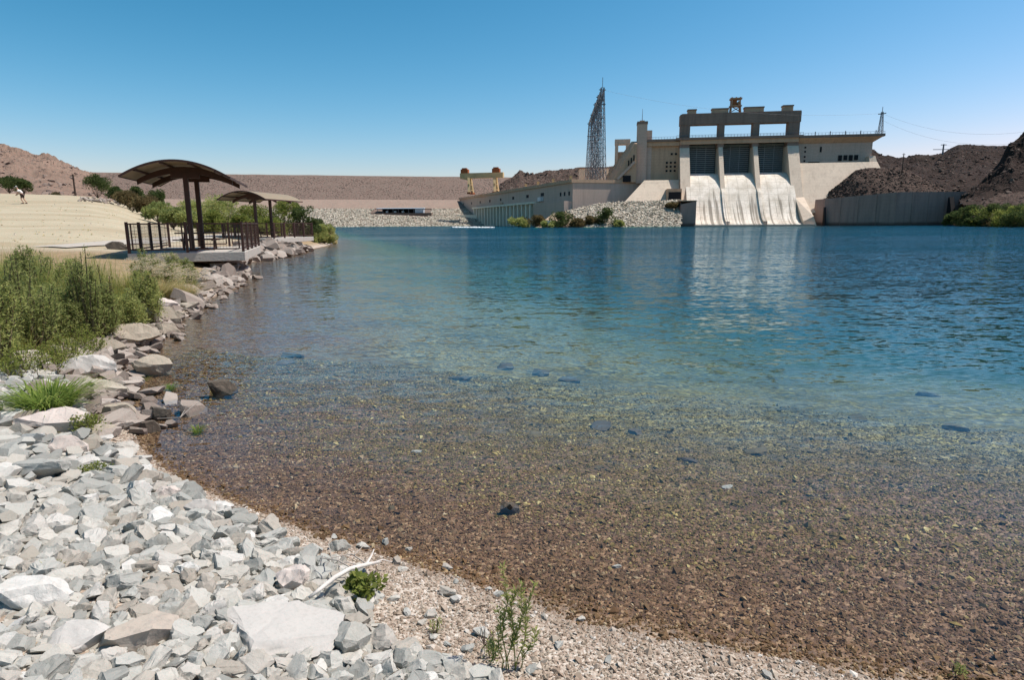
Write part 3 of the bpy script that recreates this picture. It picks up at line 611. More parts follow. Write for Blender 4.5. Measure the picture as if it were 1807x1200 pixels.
# right wing
rw = dam_empty('dam_wing', 'grey concrete dam wing with overhanging crest right of the spillway', 'dam')
MB().box(25.8, 61.0, 2.0, 14, 26, 41.2).build('wall', 'conc_grey', rw)
MB().add([(25.8, 2.0, 40.2), (61.0, 2.0, 40.2), (64.6, -0.8, 42.7), (25.8, -0.8, 42.7), (25.8, 13, 40.2), (61, 13, 40.2), (64.6, 14, 42.7), (25.8, 14, 42.7)],
         [(0, 1, 2, 3), (4, 7, 6, 5), (1, 5, 6, 2), (3, 2, 6, 7), (0, 3, 7, 4), (0, 4, 5, 1)]).build('corbel', 'conc', rw)
MB().box(25.9, 65.2, -1.2, 14.2, 42.7, 43.9).build('crest_slab', 'conc_dark', rw)
MB().add([(25.8, -3.4, 30.4), (61.8, -3.4, 30.4), (66.5, -14, 15), (25.8, -20, 5), (25.8, 12, 30.4), (61.8, 12, 30.4), (66.5, 12, 5), (25.8, 12, 5)],
         [(0, 1, 2, 3), (0, 4, 5, 1), (1, 5, 6, 2), (3, 7, 4, 0), (3, 2, 6, 7), (4, 7, 6, 5)]).build('slope', 'conc_pale', rw)
MB().hexa([(58.4, -4.2, 28), (62.2, -4.2, 28), (62.2, 3, 28), (58.4, 3, 28)], [(58.4, -2.2, 33.3), (61.2, -2.2, 33.3), (61.2, 3, 33.3), (58.4, 3, 33.3)]).build('end_block', 'conc_pale', rw)
for z in (38.0, 36.0, 31.5, 33.5): MB().box(29.2, 30.0, 1.7, 2.04, z, z + 0.8).build('opening', 'hole', rw)
for k in range(4): MB().box(45.5 + k * 2.5, 47.2 + k * 2.5, 1.6, 2.03, 31.6 + (k % 2) * 0.3, 34.3).build('recess', 'hole', rw)
MB().box(31.4, 36.8, 1.7, 2.03, 30.5, 31.4).build('recess', 'hole', rw)
MB().box(36.6, 37.4, 1.75, 2.03, 36, 38.6).build('opening', 'hole', rw)
rl = MB()
for k in range(24): rl.box(28 + k * 1.6, 28.1 + k * 1.6, -1.1, -1.0, 43.9, 45.0)
rl.box(28, 65, -1.1, -1.0, 44.9, 45.0)
rl.build('railing', 'lattice', rw)
for k in range(5): MB().tube([(33 + k * 7, -0.6, 43.9), (33 + k * 7, -0.6, 45.6)], 0.22, 6).build('bollard', 'lattice', rw)

# training wall end between the stone slope and the chutes
tr_ = dam_empty('training_wall', 'short bluish concrete wall standing in the water left of the chutes', 'wall')
MB().hexa([(-34.4, -33, -3), (-26.8, -33, -3), (-26.8, -14, -3), (-34.4, -14, -3)], [(-33.8, -32.4, 10.2), (-26.8, -32.4, 11.6), (-26.8, -14, 11.8), (-33.8, -14, 10.6)]).build('wall_block', 'conc_wall', tr_)
MB().box(-34.2, -26.5, -32.7, -14, 11.6, 12.0).build('coping', 'conc', tr_)

# right retaining wall, in the open river below the mound
rt_ = empty('retaining_wall', (0, 0, 0), 0, 'long dark grey concrete retaining wall along the water below the rocky mound', 'wall')
W0, W1, W2, W3 = at(1434, 395, 302), at(1452, 395, 297), at(1577, 395, 279), at(1722, 395, 277)
def wallseg(P, Q, za, zb_, th=2.0):
    d = np.array([Q[0] - P[0], Q[1] - P[1]]); d /= np.hypot(*d); nrm_ = np.array([-d[1], d[0]])
    c = lambda A, k, z: (A[0] + nrm_[0] * k, A[1] + nrm_[1] * k, z)
    return MB().hexa([c(P, 0, -4), c(Q, 0, -4), c(Q, th, -4), c(P, th, -4)], [c(P, 0.5, za), c(Q, 0.5, zb_), c(Q, th, zb_), c(P, th, za)])
for P, Q, a, b in ((W0, W1, 12.1, 12.3), (W1, W2, 12.3, 14.4), (W2, W3, 14.4, 14.4)):
    wallseg(P, Q, a, b).build('wall_panel', 'conc_wall', rt_)
for (P, Q, za, zb_), n_ in (((W1, W2, 12.3, 14.4), 4), ((W2, W3, 14.4, 14.4), 5)):
    for k in range(1, n_):
        f = k / n_; p_ = P + (Q - P) * f; z_ = za + (zb_ - za) * f
        MB().bar((p_[0], p_[1] - 0.02, -2), (p_[0], p_[1] + 0.5 * (z_ + 2) / (z_ + 4), z_ - 0.1), 0.12, 0.06).build('joint', 'conc_dark', rt_)
B = at(1672, 395, 276)
MB().prism_x([(-5.5, -3), (0.3, -3), (0.3, 12.0), (-0.6, 12.0)], B[0] - 0.9, B[0] + 0.9).build('buttress', 'hole', rt_).location = (0, B[1], 0)
B = at(1453, 395, 296.2)
MB().prism_x([(-2.5, -3), (0.3, -3), (0.3, 8.5), (-0.3, 8.5)], B[0] - 0.4, B[0] + 0.4).build('buttress', 'hole', rt_).location = (0, B[1], 0)

# ------------------------------------------------------------------ powerhouse, its terrace wall and what stands on them
PA = at(1010, 395, 322.0); PB = at(812, 395, 552.0)
pdx, pdy = PB[0] - PA[0], PB[1] - PA[1]; PL = math.hypot(pdx, pdy); PYAW = math.atan2(pdy, pdx)
def pz(px):
    """run along the powerhouse front at which a photo column meets it"""
    r = ray(px, 395); a = np.array([[pdx / PL, -r[0]], [pdy / PL, -r[1]]]); return float(np.linalg.solve(a, -np.array([PA[0], PA[1]]))[0])
ph = empty('powerhouse', (PA[0], PA[1], 0), PYAW, 'long low grey powerhouse with a row of pale vertical bay piers', 'powerhouse')
# local x runs away from the viewer along the front; +y is the river side
MB().box(0, PL, -40, 0, 9.0, 23.3).build('upper_wall', 'conc_grey', ph)
MB().box(-0.4, PL + 0.5, -40.5, 0.9, 22.0, 23.6).build('cornice', 'conc', ph)
b0, b1 = pz(950), pz(842)
MB().box(0.02, b0 - 3, -30, -0.02, -3, 9.0).build('lower_wall', 'conc_grey', ph)
MB().box(b0 - 3, b1 + 4, -20, -3.0, -3, 9.0).build('bay_back_wall', 'bay_dark', ph)
MB().box(b1 + 4, PL - 0.02, -30, -0.02, -3, 9.0).build('end_wall', 'conc_grey', ph)
MB().box(b0 - 2, b1 + 3, -0.2, 3.2, 13.0, 14.2).build('bay_lintel', 'bay', ph)
nb = 19
for k in range(nb):
    x = b0 + (b1 - b0) * k / (nb - 1)
    p_ = MB().box(x - 1.0, x + 1.0, -3, 2.6, -3, 13.0).build('bay_pier', 'bay', ph)
    if k < nb - 1:
        x2 = b0 + (b1 - b0) * (k + 1) / (nb - 1)
        MB().box(x + 1.0, x2 - 1.0, -2.0, -0.4, 6.8, 13.0).build('bay_panel', 'bay_panel' if k % 3 else 'bay_dark', ph)
for px, w in ((818.5, 1.6), (833, 2.0), (848, 2.2), (865, 3.0), (884, 2.6), (906, 3.4), (931, 4.2), (957, 5.0)):
    x = pz(px); MB().box(x - w / 2, x + w / 2, -0.3, 0.12, 17.0, 18.8).build('window', 'hole', ph)
for px in (989, 996, 1004): x = pz(px); MB().box(x - 0.9, x + 0.9, -0.3, 0.12, 15.8, 17.8).build('window', 'hole', ph)
x = pz(956); MB().box(x - 2.4, x + 2.4, 0, 1.8, 14.2, 16.4).build('service_balcony', 'white', ph)
x = pz(886); MB().box(x - 3.2, x + 1.2, 0, 1.0, 14.4, 15.8).build('service_balcony', 'conc', ph)
MB().box(0.5, b0 - 3.5, 0, 4.5, -3, 12.9).build('end_bay', 'conc_grey', ph)
ew = MB(); Q0 = at(800, 395, 500); Q1 = at(842, 395, pz(842) * pdy / PL + PA[1] - 6)
tag(MB().hexa([(Q0[0], Q0[1], -3), (Q1[0], Q1[1], -3), (Q1[0], Q1[1] + 2, -3), (Q0[0], Q0[1] + 2, -3)],
              [(Q0[0], Q0[1], 8.4), (Q1[0], Q1[1], 8.4), (Q1[0], Q1[1] + 2, 8.4), (Q0[0], Q0[1] + 2, 8.4)]).build('guide_wall', 'bay'),
    'low pale concrete guide wall in the water at the far end of the powerhouse', 'wall')
# terrace block: its front is the beige wall between powerhouse and wing
TA = PA; TB = at(1146, 395, 337.0)
tb_ = empty('terrace_wall', (0, 0, 0), 0, 'plain beige concrete terrace wall between powerhouse and wing wall', 'wall')
MB().hexa([(TA[0] + 0.05, TA[1], 2), (TB[0], TB[1] - 2, 2), (TB[0] + 12, TB[1] + 90, 2), (TA[0] + 0.3, TA[1] + 70, 2)],
          [(TA[0] + 0.05, TA[1] + 5.4, 23.2), (TB[0], TB[1] + 3.6, 23.2), (TB[0] + 12, TB[1] + 90, 23.2), (TA[0] + 0.3, TA[1] + 70, 23.2)]).build('wall_block', 'conc_terrace', tb_)
# switchyard block behind the lattice tower
S0 = at(1023, 395, 392); S1 = at(1072, 395, 392)
sy_ = empty('switchyard_block', (0, 0, 0), 0, 'pale cream concrete block behind the foot of the lattice towers', 'building')
MB().box(S0[0], S1[0], S0[1], S0[1] + 10, 22, 34.6).build('wall', 'conc_pale', sy_)
MB().box(S0[0] - 0.4, S1[0] + 0.4, S0[1] - 0.4, S0[1] + 10.4, 34.6, 35.4).build('roof', 'conc_dark', sy_)
# yellow travelling crane on the powerhouse roof
cxx = at(851, 395, 478)
yc = empty('gantry_crane', (cxx[0], cxx[1], 23.6), R(-14), 'yellow travelling gantry crane on the powerhouse roof', 'crane')
MB().box(-16.5, 17, -1.8, 1.8, 11.6, 15.4).build('bridge_girder', 'yellow', yc)
MB().hexa([(-16.5, -1.5, 11.6), (-10, -1.5, 10.0), (-10, 1.5, 10.0), (-16.5, 1.5, 11.6)], [(-16.5, -1.6, 11.65), (-10, -1.6, 11.65), (-10, 1.6, 11.65), (-16.5, 1.6, 11.65)]).build('haunch', 'yellow', yc)
for x in (-8.5, 11.5):
    for y in (-4.5, 4.5): MB().bar((x, y, 0.6), (x - 1.0, y * 0.45, 11.8), 1.9, 1.5).build('leg', 'yellow', yc)
    for z in (2.5, 6.5): MB().box(x - 0.9, x + 0.3, -4.2, 4.2, z, z + 0.8).build('cross_tie', 'yellow', yc)
    MB().box(x - 1.3, x + 1.3, -6, 6, 0, 1.3).build('bogie', 'orange', yc)
for x in (-13, 11.5):
    t_ = MB().box(x - 2.8, x + 2.8, -2, 2, 15.4, 18.2).build('hoist_trolley', 'orange', yc)
    MB().box(x - 2.0, x + 1.6, -1.4, 1.4, 18.2, 19.2).build('hoist_cover', 'orange', t_)
for i, (px, py) in enumerate(((917, 329), (938, 325), (964, 319), (994, 313))):
    t = pz(px); P = (PA[0] + pdx / PL * t + 4, PA[1] + pdy / PL * t + 3, 23.5)
    lf = empty('lifting_post', P, 0, ['small cream post on the powerhouse roof, farthest of four', 'small cream post on the powerhouse roof, third from the near corner', 'small cream post on the powerhouse roof, second from the near corner', 'small cream post on the powerhouse roof, nearest the roof corner'][i], 'post', 'posts along the powerhouse roof')
    MB().hexa([(-0.8, -0.8, 0), (0.8, -0.8, 0), (0.8, 0.8, 0), (-0.8, 0.8, 0)], [(-0.55, -0.55, 2.3), (0.55, -0.55, 2.3), (0.55, 0.55, 2.3), (-0.55, 0.55, 2.3)]).build('shaft', 'yellow', lf)
    MB().box(-0.8, 0.8, -0.8, 0.8, 2.3, 2.8).build('cap', 'yellow', lf)

# ------------------------------------------------------------------ lattice towers, masts, poles, cables
def lattice(parent, h, w0, w1, panels, th=0.3, mat='lattice'):
    c = [(-1, -1), (1, -1), (1, 1), (-1, 1)]
    for sx, sy in c: MB().bar((sx * w0 / 2, sy * w0 / 2, 0), (sx * w1 / 2, sy * w1 / 2, h), th * 1.15).build('leg', mat, parent)
    br = MB()
    for k in range(panels):
        f0, f1 = k / panels, (k + 1) / panels; a = (w0 + (w1 - w0) * f0) / 2; b = (w0 + (w1 - w0) * f1) / 2; z0, z1 = h * f0, h * f1
        for i in range(4):
            p, q = c[i], c[(i + 1) % 4]
            br.bar((p[0] * a, p[1] * a, z0), (q[0] * b, q[1] * b, z1), th * 0.6)
            br.bar((q[0] * a, q[1] * a, z0), (p[0] * b, p[1] * b, z1), th * 0.6)
            br.bar((p[0] * b, p[1] * b, z1), (q[0] * b, q[1] * b, z1), th * 0.6)
    br.build('bracing', mat, parent)
tops = []
TWR = [(1060.0, 334, 46.5), (1055.0, 345, 45.0), (1050.0, 357, 43.3), (1045.0, 368, 41.0), (1040.0, 380, 38.0)]
names = ['nearest and tallest dark lattice tower with a spire, above the terrace wall', 'second dark lattice tower in the row behind the spired one', 'middle one of the five dark lattice towers in a row', 'fourth dark lattice tower in the row, second from its far end', 'farthest and shortest looking dark lattice tower in the row']
for i, (px, D, h) in enumerate(TWR):
    b = at(px, 318, D); e = empty('lattice_tower', (b[0], b[1], 23.2 if i < 3 else 22), R(8), names[i], 'lattice tower', 'row of lattice towers')
    lattice(e, h, 4.6, 1.5, 11, 0.22)
    for z in (h - 1, h - 8, h - 15):
        MB().bar((-1.8, 0, z), (1.8, 0, z), 0.2, 0.4).build('cross_arm', 'lattice', e)
    MB().bar((0, 0, h), (0, 0, h + (5.0 if i == 0 else 1.5)), 0.22).build('spire', 'lattice', e)
    tops.append((b[0], b[1], 23.2 + h))
for i in range(4):
    a = Vector(tops[i]); b = Vector(tops[i + 1]); tr2 = MB()
    for dz in (-1.0, -3.6, -13):
        for dx in (-0.7, 0.7): tr2.bar(a + Vector((dx, 0, dz)), b + Vector((dx, 0, dz)), 0.2)
    for k in range(8):
        p = a.lerp(b, k / 8); q = a.lerp(b, (k + 1) / 8)
        for dx in (-0.7, 0.7): tr2.bar(p + Vector((dx, 0, -1.0 if k % 2 else -3.6)), q + Vector((dx, 0, -3.6 if k % 2 else -1.0)), 0.22)
        tr2.bar(p + Vector((-0.7, 0, -1)), p + Vector((0.7, 0, -1)), 0.15); tr2.bar(p + Vector((0, 0, -3.6)), p + Vector((0.4, 0, -6.2)), 0.35)
    tag(tr2.build('tie_truss', 'lattice'), 'dark steel truss joining the tower tops, ' + ['nearest of the four spans', 'second span from the spired tower', 'third span from the spired tower', 'span at the far end of the row'][i], 'truss', 'trusses between the lattice towers')
e = empty('lattice_mast', dloc(63.2, 0, 43.9), DYAW, 'slim grey lattice mast on the right end of the dam crest', 'mast')
lattice(e, 10.2, 1.9, 0.7, 6, 0.14)
MB().bar((-1.8, 0, 9.2), (1.8, 0, 9.6), 0.25, 0.4).build('cross_arm', 'lattice', e)
MB().bar((0, 0, 10.2), (0, 0, 12.6), 0.2).build('spire', 'lattice', e)
def pole(name, px, ytop, ybase, D, label, arm=None, r=0.22, mat='wood'):
    b = at(px, ybase, D); t = at(px, ytop, D); h = t[2] - b[2]
    e = empty(name, (b[0], b[1], b[2]), 0, label, 'pole')
    MB().tube([(0, 0, -2.0), (0, 0, h)], [r * 1.25, r * 0.8], 8).build('shaft', mat, e)
    if arm: MB().bar((-arm, 0, h * 0.55), (arm, 0, h * 0.55), 0.4, 0.35).build('cross_arm', mat, e)
    MB().bar((-0.9 * r * 4, 0, h * 0.94), (0.9 * r * 4, 0, h * 0.94), r * 0.8).build('bracket', mat, e)
    return (b[0], b[1], t[2])
P1 = pole('utility_pole', 1591, 270, 309, 300, 'thin dark pole standing on the rocky mound')
P2 = pole('power_line_pole', 1663, 254, 275, 415, 'grey pole with a wide cross arm on the far ridge', 6.5, 0.5, 'lattice')
P3 = pole('wooden_pole', 134, 307, 350, 118, 'dark wooden pole at the foot of the desert hill beside the sand lot', None, 0.16)
def cable(a, b, sag, label):
    a = Vector(a); b = Vector(b); pts = []
    for k in range(25):
        t = k / 24; p = a.lerp(b, t); p.z -= sag * 4 * t * (1 - t); pts.append(p)
    tag(MB().tube(pts, 0.028, 4).build('power_cable', 'wire'), label, 'cable', 'power cables right of the dam')
lm = Vector(dloc(63.2, 0, 53.4))
ends = [at(1900, 215, 260), at(1900, 232, 260), at(1900, 248, 260)]
cable(P2, ends[2], 4, 'cable from the cross-armed pole on the ridge towards the right edge')
cable(lm, ends[0], 7, 'upper cable from the lattice mast on the dam crest towards the right edge')
cable(lm - Vector((0, 0, 3)), ends[1], 8, 'lower cable from the lattice mast on the dam crest towards the right edge')
cable((tops[0][0], tops[0][1], tops[0][2] - 1), lm, 5, 'long cable from the spired lattice tower to the mast on the dam crest')

# ================================================================== STONES
def rock_template(seed, cuts=9, bev=0.035, sub=0, flat=0.62, jag=0.0):
    """a broken stone: a block with its corners knocked off by random planes"""
    from mathutils import noise as mn
    r = random.Random(seed); bm = bmesh.new(); bmesh.ops.create_cube(bm, size=2.0)
    sc_ = Vector((1.0, r.uniform(0.62, 0.95), flat * r.uniform(0.75, 1.1)))
    for v_ in bm.verts: v_.co = Vector((v_.co.x * sc_.x, v_.co.y * sc_.y, v_.co.z * sc_.z))
    for _ in range(cuts):
        nrm_ = Vector((r.gauss(0, 1), r.gauss(0, 1), r.gauss(0, 0.9))).normalized()
        sup = math.sqrt((nrm_.x * sc_.x) ** 2 + (nrm_.y * sc_.y) ** 2 + (nrm_.z * sc_.z) ** 2)
        c = bmesh.ops.bisect_plane(bm, geom=bm.verts[:] + bm.edges[:] + bm.faces[:], plane_co=nrm_ * sup * r.uniform(0.66, 0.98), plane_no=nrm_, clear_outer=True)
        ed = [g_ for g_ in c['geom_cut'] if isinstance(g_, bmesh.types.BMEdge)]
        if ed: bmesh.ops.holes_fill(bm, edges=ed)
    bmesh.ops.remove_doubles(bm, verts=bm.verts, dist=0.05)
    bmesh.ops.recalc_face_normals(bm, faces=bm.faces)
    if bev: bmesh.ops.bevel(bm, geom=list(bm.edges), offset=bev, segments=1, profile=0.6, affect='EDGES')
    bmesh.ops.triangulate(bm, faces=bm.faces)
    if sub:
        bmesh.ops.subdivide_edges(bm, edges=bm.edges, cuts=sub, use_grid_fill=True); bm.normal_update()
        for v_ in bm.verts: v_.co += v_.normal * jag * mn.fractal(v_.co * 2.6 + Vector((seed * 3.1, 0, 0)), 0.7, 2.1, 4)
        bmesh.ops.triangulate(bm, faces=bm.faces)
    bm.verts.ensure_lookup_table()
    V = np.array([v_.co[:] for v_ in bm.verts]); F = np.array([[v_.index for v_ in f.verts] for f in bm.faces]); bm.free()
    V = V - (V.max(0) + V.min(0)) / 2
    return V / np.abs(V[:, :2]).max(), F
TPL = [rock_template(100 + k, 15 + k % 6, 0.0, 0, 0.40 + 0.09 * (k % 5)) for k in range(22)]
TPL_I = [rock_template(700 + k, 13 + k % 7, 0.0, 3, 0.40 + 0.08 * (k % 5), 0.10) for k in range(22)]
TPL_S = [rock_template(300 + k, 11 + k % 3, 0.0, 0, 0.7) for k in range(8)]
TPL_F = [rock_template(500 + k, 15 + k % 6, 0.0, 4, 0.58 + 0.06 * (k % 4), 0.075) for k in range(12)]
OCT_V = np.array([(1, 0, 0), (-1, 0, 0), (0, 1, 0), (0, -1, 0), (0, 0, 1), (0, 0, -1)], float)
OCT_F = np.array([(0, 2, 4), (2, 1, 4), (1, 3, 4), (3, 0, 4), (2, 0, 5), (1, 2, 5), (3, 1, 5), (0, 3, 5)])
def rand_rot(n, tilt):
    """random turns about z with a random tilt"""
    a = rng.uniform(0, 2 * pi, n); t = rng.normal(0, tilt, n); u = rng.normal(0, tilt, n)
    ca, sa, ct, st, cu, su = np.cos(a), np.sin(a), np.cos(t), np.sin(t), np.cos(u), np.sin(u); z = np.zeros(n); o_ = np.ones(n)
    Rz = np.stack([np.stack([ca, -sa, z], -1), np.stack([sa, ca, z], -1), np.stack([z, z, o_], -1)], 1)
    Rx = np.stack([np.stack([o_, z, z], -1), np.stack([z, ct, -st], -1), np.stack([z, st, ct], -1)], 1)
    Ry = np.stack([np.stack([cu, z, su], -1), np.stack([z, o_, z], -1), np.stack([-su, z, cu], -1)], 1)
    return Rz @ Rx @ Ry
def stone_mass(name, P, S, mat, label=None, cat=None, tpl=None, tilt=0.35, parent=None):
    """many stones joined in one mesh; S is (n,3) half sizes"""
    tpl = tpl or TPL_S; n = len(P); Rm = rand_rot(n, tilt); k = rng.integers(0, len(tpl), n); Vs = []; Fs = []; off = 0
    for j, (V, F) in enumerate(tpl):
        idx = np.where(k == j)[0]
        if not len(idx): continue
        W = V[None] * S[idx][:, None, :]; W = np.einsum('nij,nvj->nvi', Rm[idx], W) + P[idx][:, None, :]
        Vs.append(W.reshape(-1, 3)); Fs.append((F[None] + (np.arange(len(idx)) * len(V))[:, None, None] + off).reshape(-1, 3)); off += len(idx) * len(V)
    o = np_mesh(name, np.concatenate(Vs), np.concatenate(Fs), mat, parent)
    return tag(o, label, cat, None, 'stuff')
def darts(poly, rmin, rmax, n, power=2.0, sep=0.8, existing=None, grow=None):
    """stone places packed by dart throwing, big ones first; returns x, y, r"""
    lo = poly.min(0); hi = poly.max(0); cell = rmax * 3.2; gridd = {}
    out = []
    def ok(x, y, r):
        gx, gy = int(x // cell), int(y // cell)
        for i in (-1, 0, 1):
            for j in (-1, 0, 1):
                for a, b, c in gridd.get((gx + i, gy + j), ()):
                    if (a - x) ** 2 + (b - y) ** 2 < (sep * (r + c)) ** 2: return False
        return True
    for e in (existing or []): gridd.setdefault((int(e[0] // cell), int(e[1] // cell)), []).append(e)
    rs = np.sort(rmin + (rmax - rmin) * rng.random(n) ** power)[::-1]
    kf = grow if grow is not None else (lambda yy: 1.0)
    X = rng.uniform(lo[0], hi[0], (n, 5)); Y = rng.uniform(lo[1], hi[1], (n, 5)); I = inside(poly, X, Y)
    for i in range(n):
        for j in range(5):
            rq = rs[i] * kf(Y[i, j])
            if I[i, j] and ok(X[i, j], Y[i, j], rq):
                e = (X[i, j], Y[i, j], rq); out.append(e); gridd.setdefault((int(e[0] // cell), int(e[1] // cell)), []).append(e); break
    return np.array(out)
def mesh_of(tp, mat, nm):
    me = bpy.data.meshes.new(nm); me.from_pydata(tp[0].tolist(), [], tp[1].tolist()); me.update(); me.polygons.foreach_set('use_smooth', [True] * len(me.polygons)); me.set_sharp_from_angle(angle=R(24)); me.materials.append(M[mat]); return me
def boulder(name, px, py, wpx, hpx, label, mat='boulder', tpl=0, rz=0.0, depth=0.9, cat='boulder', sink=0.35, z=None, flatk=1.0):
    """one stone seen at a photo pixel (its foot) with a width and height in photo pixels"""
    p = on(px, py) if z is None else gz(px, py, z)
    k = math.hypot(p[0], p[1]) / FPX * 1.0
    w = wpx * k / 2; h = max(hpx * k, 0.3 * w) * flatk / 2
    me = mesh_of(TPL_F[tpl % len(TPL_F)], mat, name)
    fl = TPL_F[tpl % len(TPL_F)][0][:, 2].max()
    if z is not None:                                        # standing in water: reaches down to the bed
        top = hpx * k * 0.85; bot = min(T(p[0], p[1]), -0.02) - 0.03
        o = link(name, me, None); o.scale = (w, w * depth, (top - bot) / 2 / fl); o.location = (p[0], p[1], (top + bot) / 2); o.rotation_euler = (0, 0, rz)
        return tag(o, label, cat)
    o = link(name, me, None); o.scale = (w, w * depth, h / fl); o.location = (p[0], p[1] + w * depth * 0.3, p[2] + h * (1 - 2 * sink) + 0.0); o.rotation_euler = (random.uniform(-.12, .12), random.uniform(-.12, .12), rz)
    return tag(o, label, cat)

hero = []
def hero_stone(*a, **k):
    o = boulder(*a, **k); hero.append((o.location.x, o.location.y, max(o.scale.x, o.scale.y) * 0.86)); return o
# the large stones one can single out, nearest first
hero_stone('slab_stone', 482, 1142, 240, 46, 'largest white flat slab at the bottom of the picture, below the driftwood', 'whiterock', 3, 0.35, 1.0, 'stone', 0.5)
hero_stone('slab_stone', 238, 1140, 125, 56, 'brown grey streaked slab among pale stones near the bottom edge', 'brownrock', 5, 0.5, 0.7, 'stone', 0.3)
hero_stone('slab_stone', 132, 1145, 92, 44, 'pale flat-topped slab just left of the brown grey streaked slab', 'whiterock', 8, 0.2, 0.7, 'stone', 0.3)
hero_stone('angular_stone', 618, 1150, 72, 78, 'dark green grey angular stone right of the largest white slab', 'greenrock', 1, 0.8, 0.8, 'stone', 0.3)
hero_stone('angular_stone', 60, 1072, 90, 60, 'broad pale grey stone at the left edge above the slabs', 'rock', 6, 0.1, 0.8, 'stone', 0.35)
hero_stone('angular_stone', 522, 1040, 70, 60, 'rounded tan stone at the lower end of the driftwood', 'pinkrock', 2, 0.9, 0.9, 'stone', 0.35)
hero_stone('angular_stone', 352, 912, 50, 40, 'bright white wedge stone at the edge of the gravel beach', 'whiterock', 7, 0.3, 0.7, 'stone', 0.3)
hero_stone('angular_stone', 295, 880, 42, 26, 'pale stone with a brown end at the top of the gravel beach', 'pinkrock', 4, 0.2, 0.7, 'stone', 0.3)
hero_stone('angular_stone', 235, 945, 30, 34, 'blue grey square-faced stone among white stones', 'greenrock', 9, 0.2, 0.8, 'stone', 0.25)
hero_stone('angular_stone', 600, 972, 40, 30, 'grey stone touching the tip of the driftwood branch', 'greenrock', 10, 0.6, 0.8, 'stone', 0.3)
hero_stone('angular_stone', 65, 842, 82, 34, 'long grey stone near the left edge, level with the waterline corner', 'rock', 0, 0.2, 0.6, 'stone', 0.35)
hero_stone('angular_stone', 110, 800, 62, 46, 'pinkish flat stone above the pale stone bank near the water', 'pinkrock', 11, 0.4, 0.8, 'stone', 0.4)
hero_stone('boulder', 98, 762, 92, 48, 'pink white boulder below the big grass tuft', 'pinkrock', 1, 0.15, 0.7, 'boulder', 0.3)
hero_stone('boulder', 147, 660, 88, 38, 'white boulder with dark streaks above the big grass tuft', 'whiterock', 4, 0.1, 0.6, 'boulder', 0.3)
hero_stone('boulder', 168, 697, 74, 34, 'tan boulder at the waterline right of the big grass tuft', 'boulder', 2, 0.2, 0.7)
hero_stone('boulder', 168, 724, 62, 28, 'low cream boulder between tuft and water, above the small green plant', 'pinkrock', 9, 0.0, 0.7)
hero_stone('boulder', 206, 742, 54, 40, 'grey rounded boulder at the water beside the small green plant', 'boulder', 5, 0.7, 0.8)
hero_stone('boulder', 168, 770, 52, 26, 'brownish boulder at the water below the small green plant', 'boulder', 7, 0.3, 0.7)
hero_stone('boulder', 178, 628, 64, 36, 'grey tan boulder on the shore left of the in-water boulder', 'boulder', 8, 0.2, 0.7)
hero_stone('boulder', 140, 630, 32, 18, 'small brown boulder below the green bank', 'boulder', 3, 0.2, 0.7)
hero_stone('boulder', 50, 640, 56, 26, 'reddish flat boulder at the foot of the green bank', 'pinkrock', 6, 0.0, 0.6)
hero_stone('boulder', 222, 603, 92, 42, 'largest cream boulder on the left shore with a dark shaded end', 'boulder', 6, 0.15, 0.75)
hero_stone('boulder', 292, 592, 42, 32, 'boulder with a black shaded face at the tip of the shore', 'boulder', 10, 0.9, 0.8)
hero_stone('boulder', 288, 570, 46, 42, 'upright violet grey boulder behind the largest cream one', 'boulder', 11, 0.5, 0.8)
hero_stone('boulder', 246, 568, 50, 38, 'tilted grey boulder left of the upright violet grey one', 'boulder', 0, 0.3, 0.7)
hero_stone('boulder', 268, 546, 64, 28, 'broad pinkish boulder below the fountain grass', 'pinkrock', 2, 0.2, 0.8)
hero_stone('boulder', 320, 546, 52, 18, 'flat dark-edged rock shelf reaching into the water', 'boulder', 9, 0.2, 0.7)
hero_stone('boulder', 310, 559, 26, 14, 'small pale boulder at the water below the rock shelf', 'boulder', 4, 0.2, 0.7)
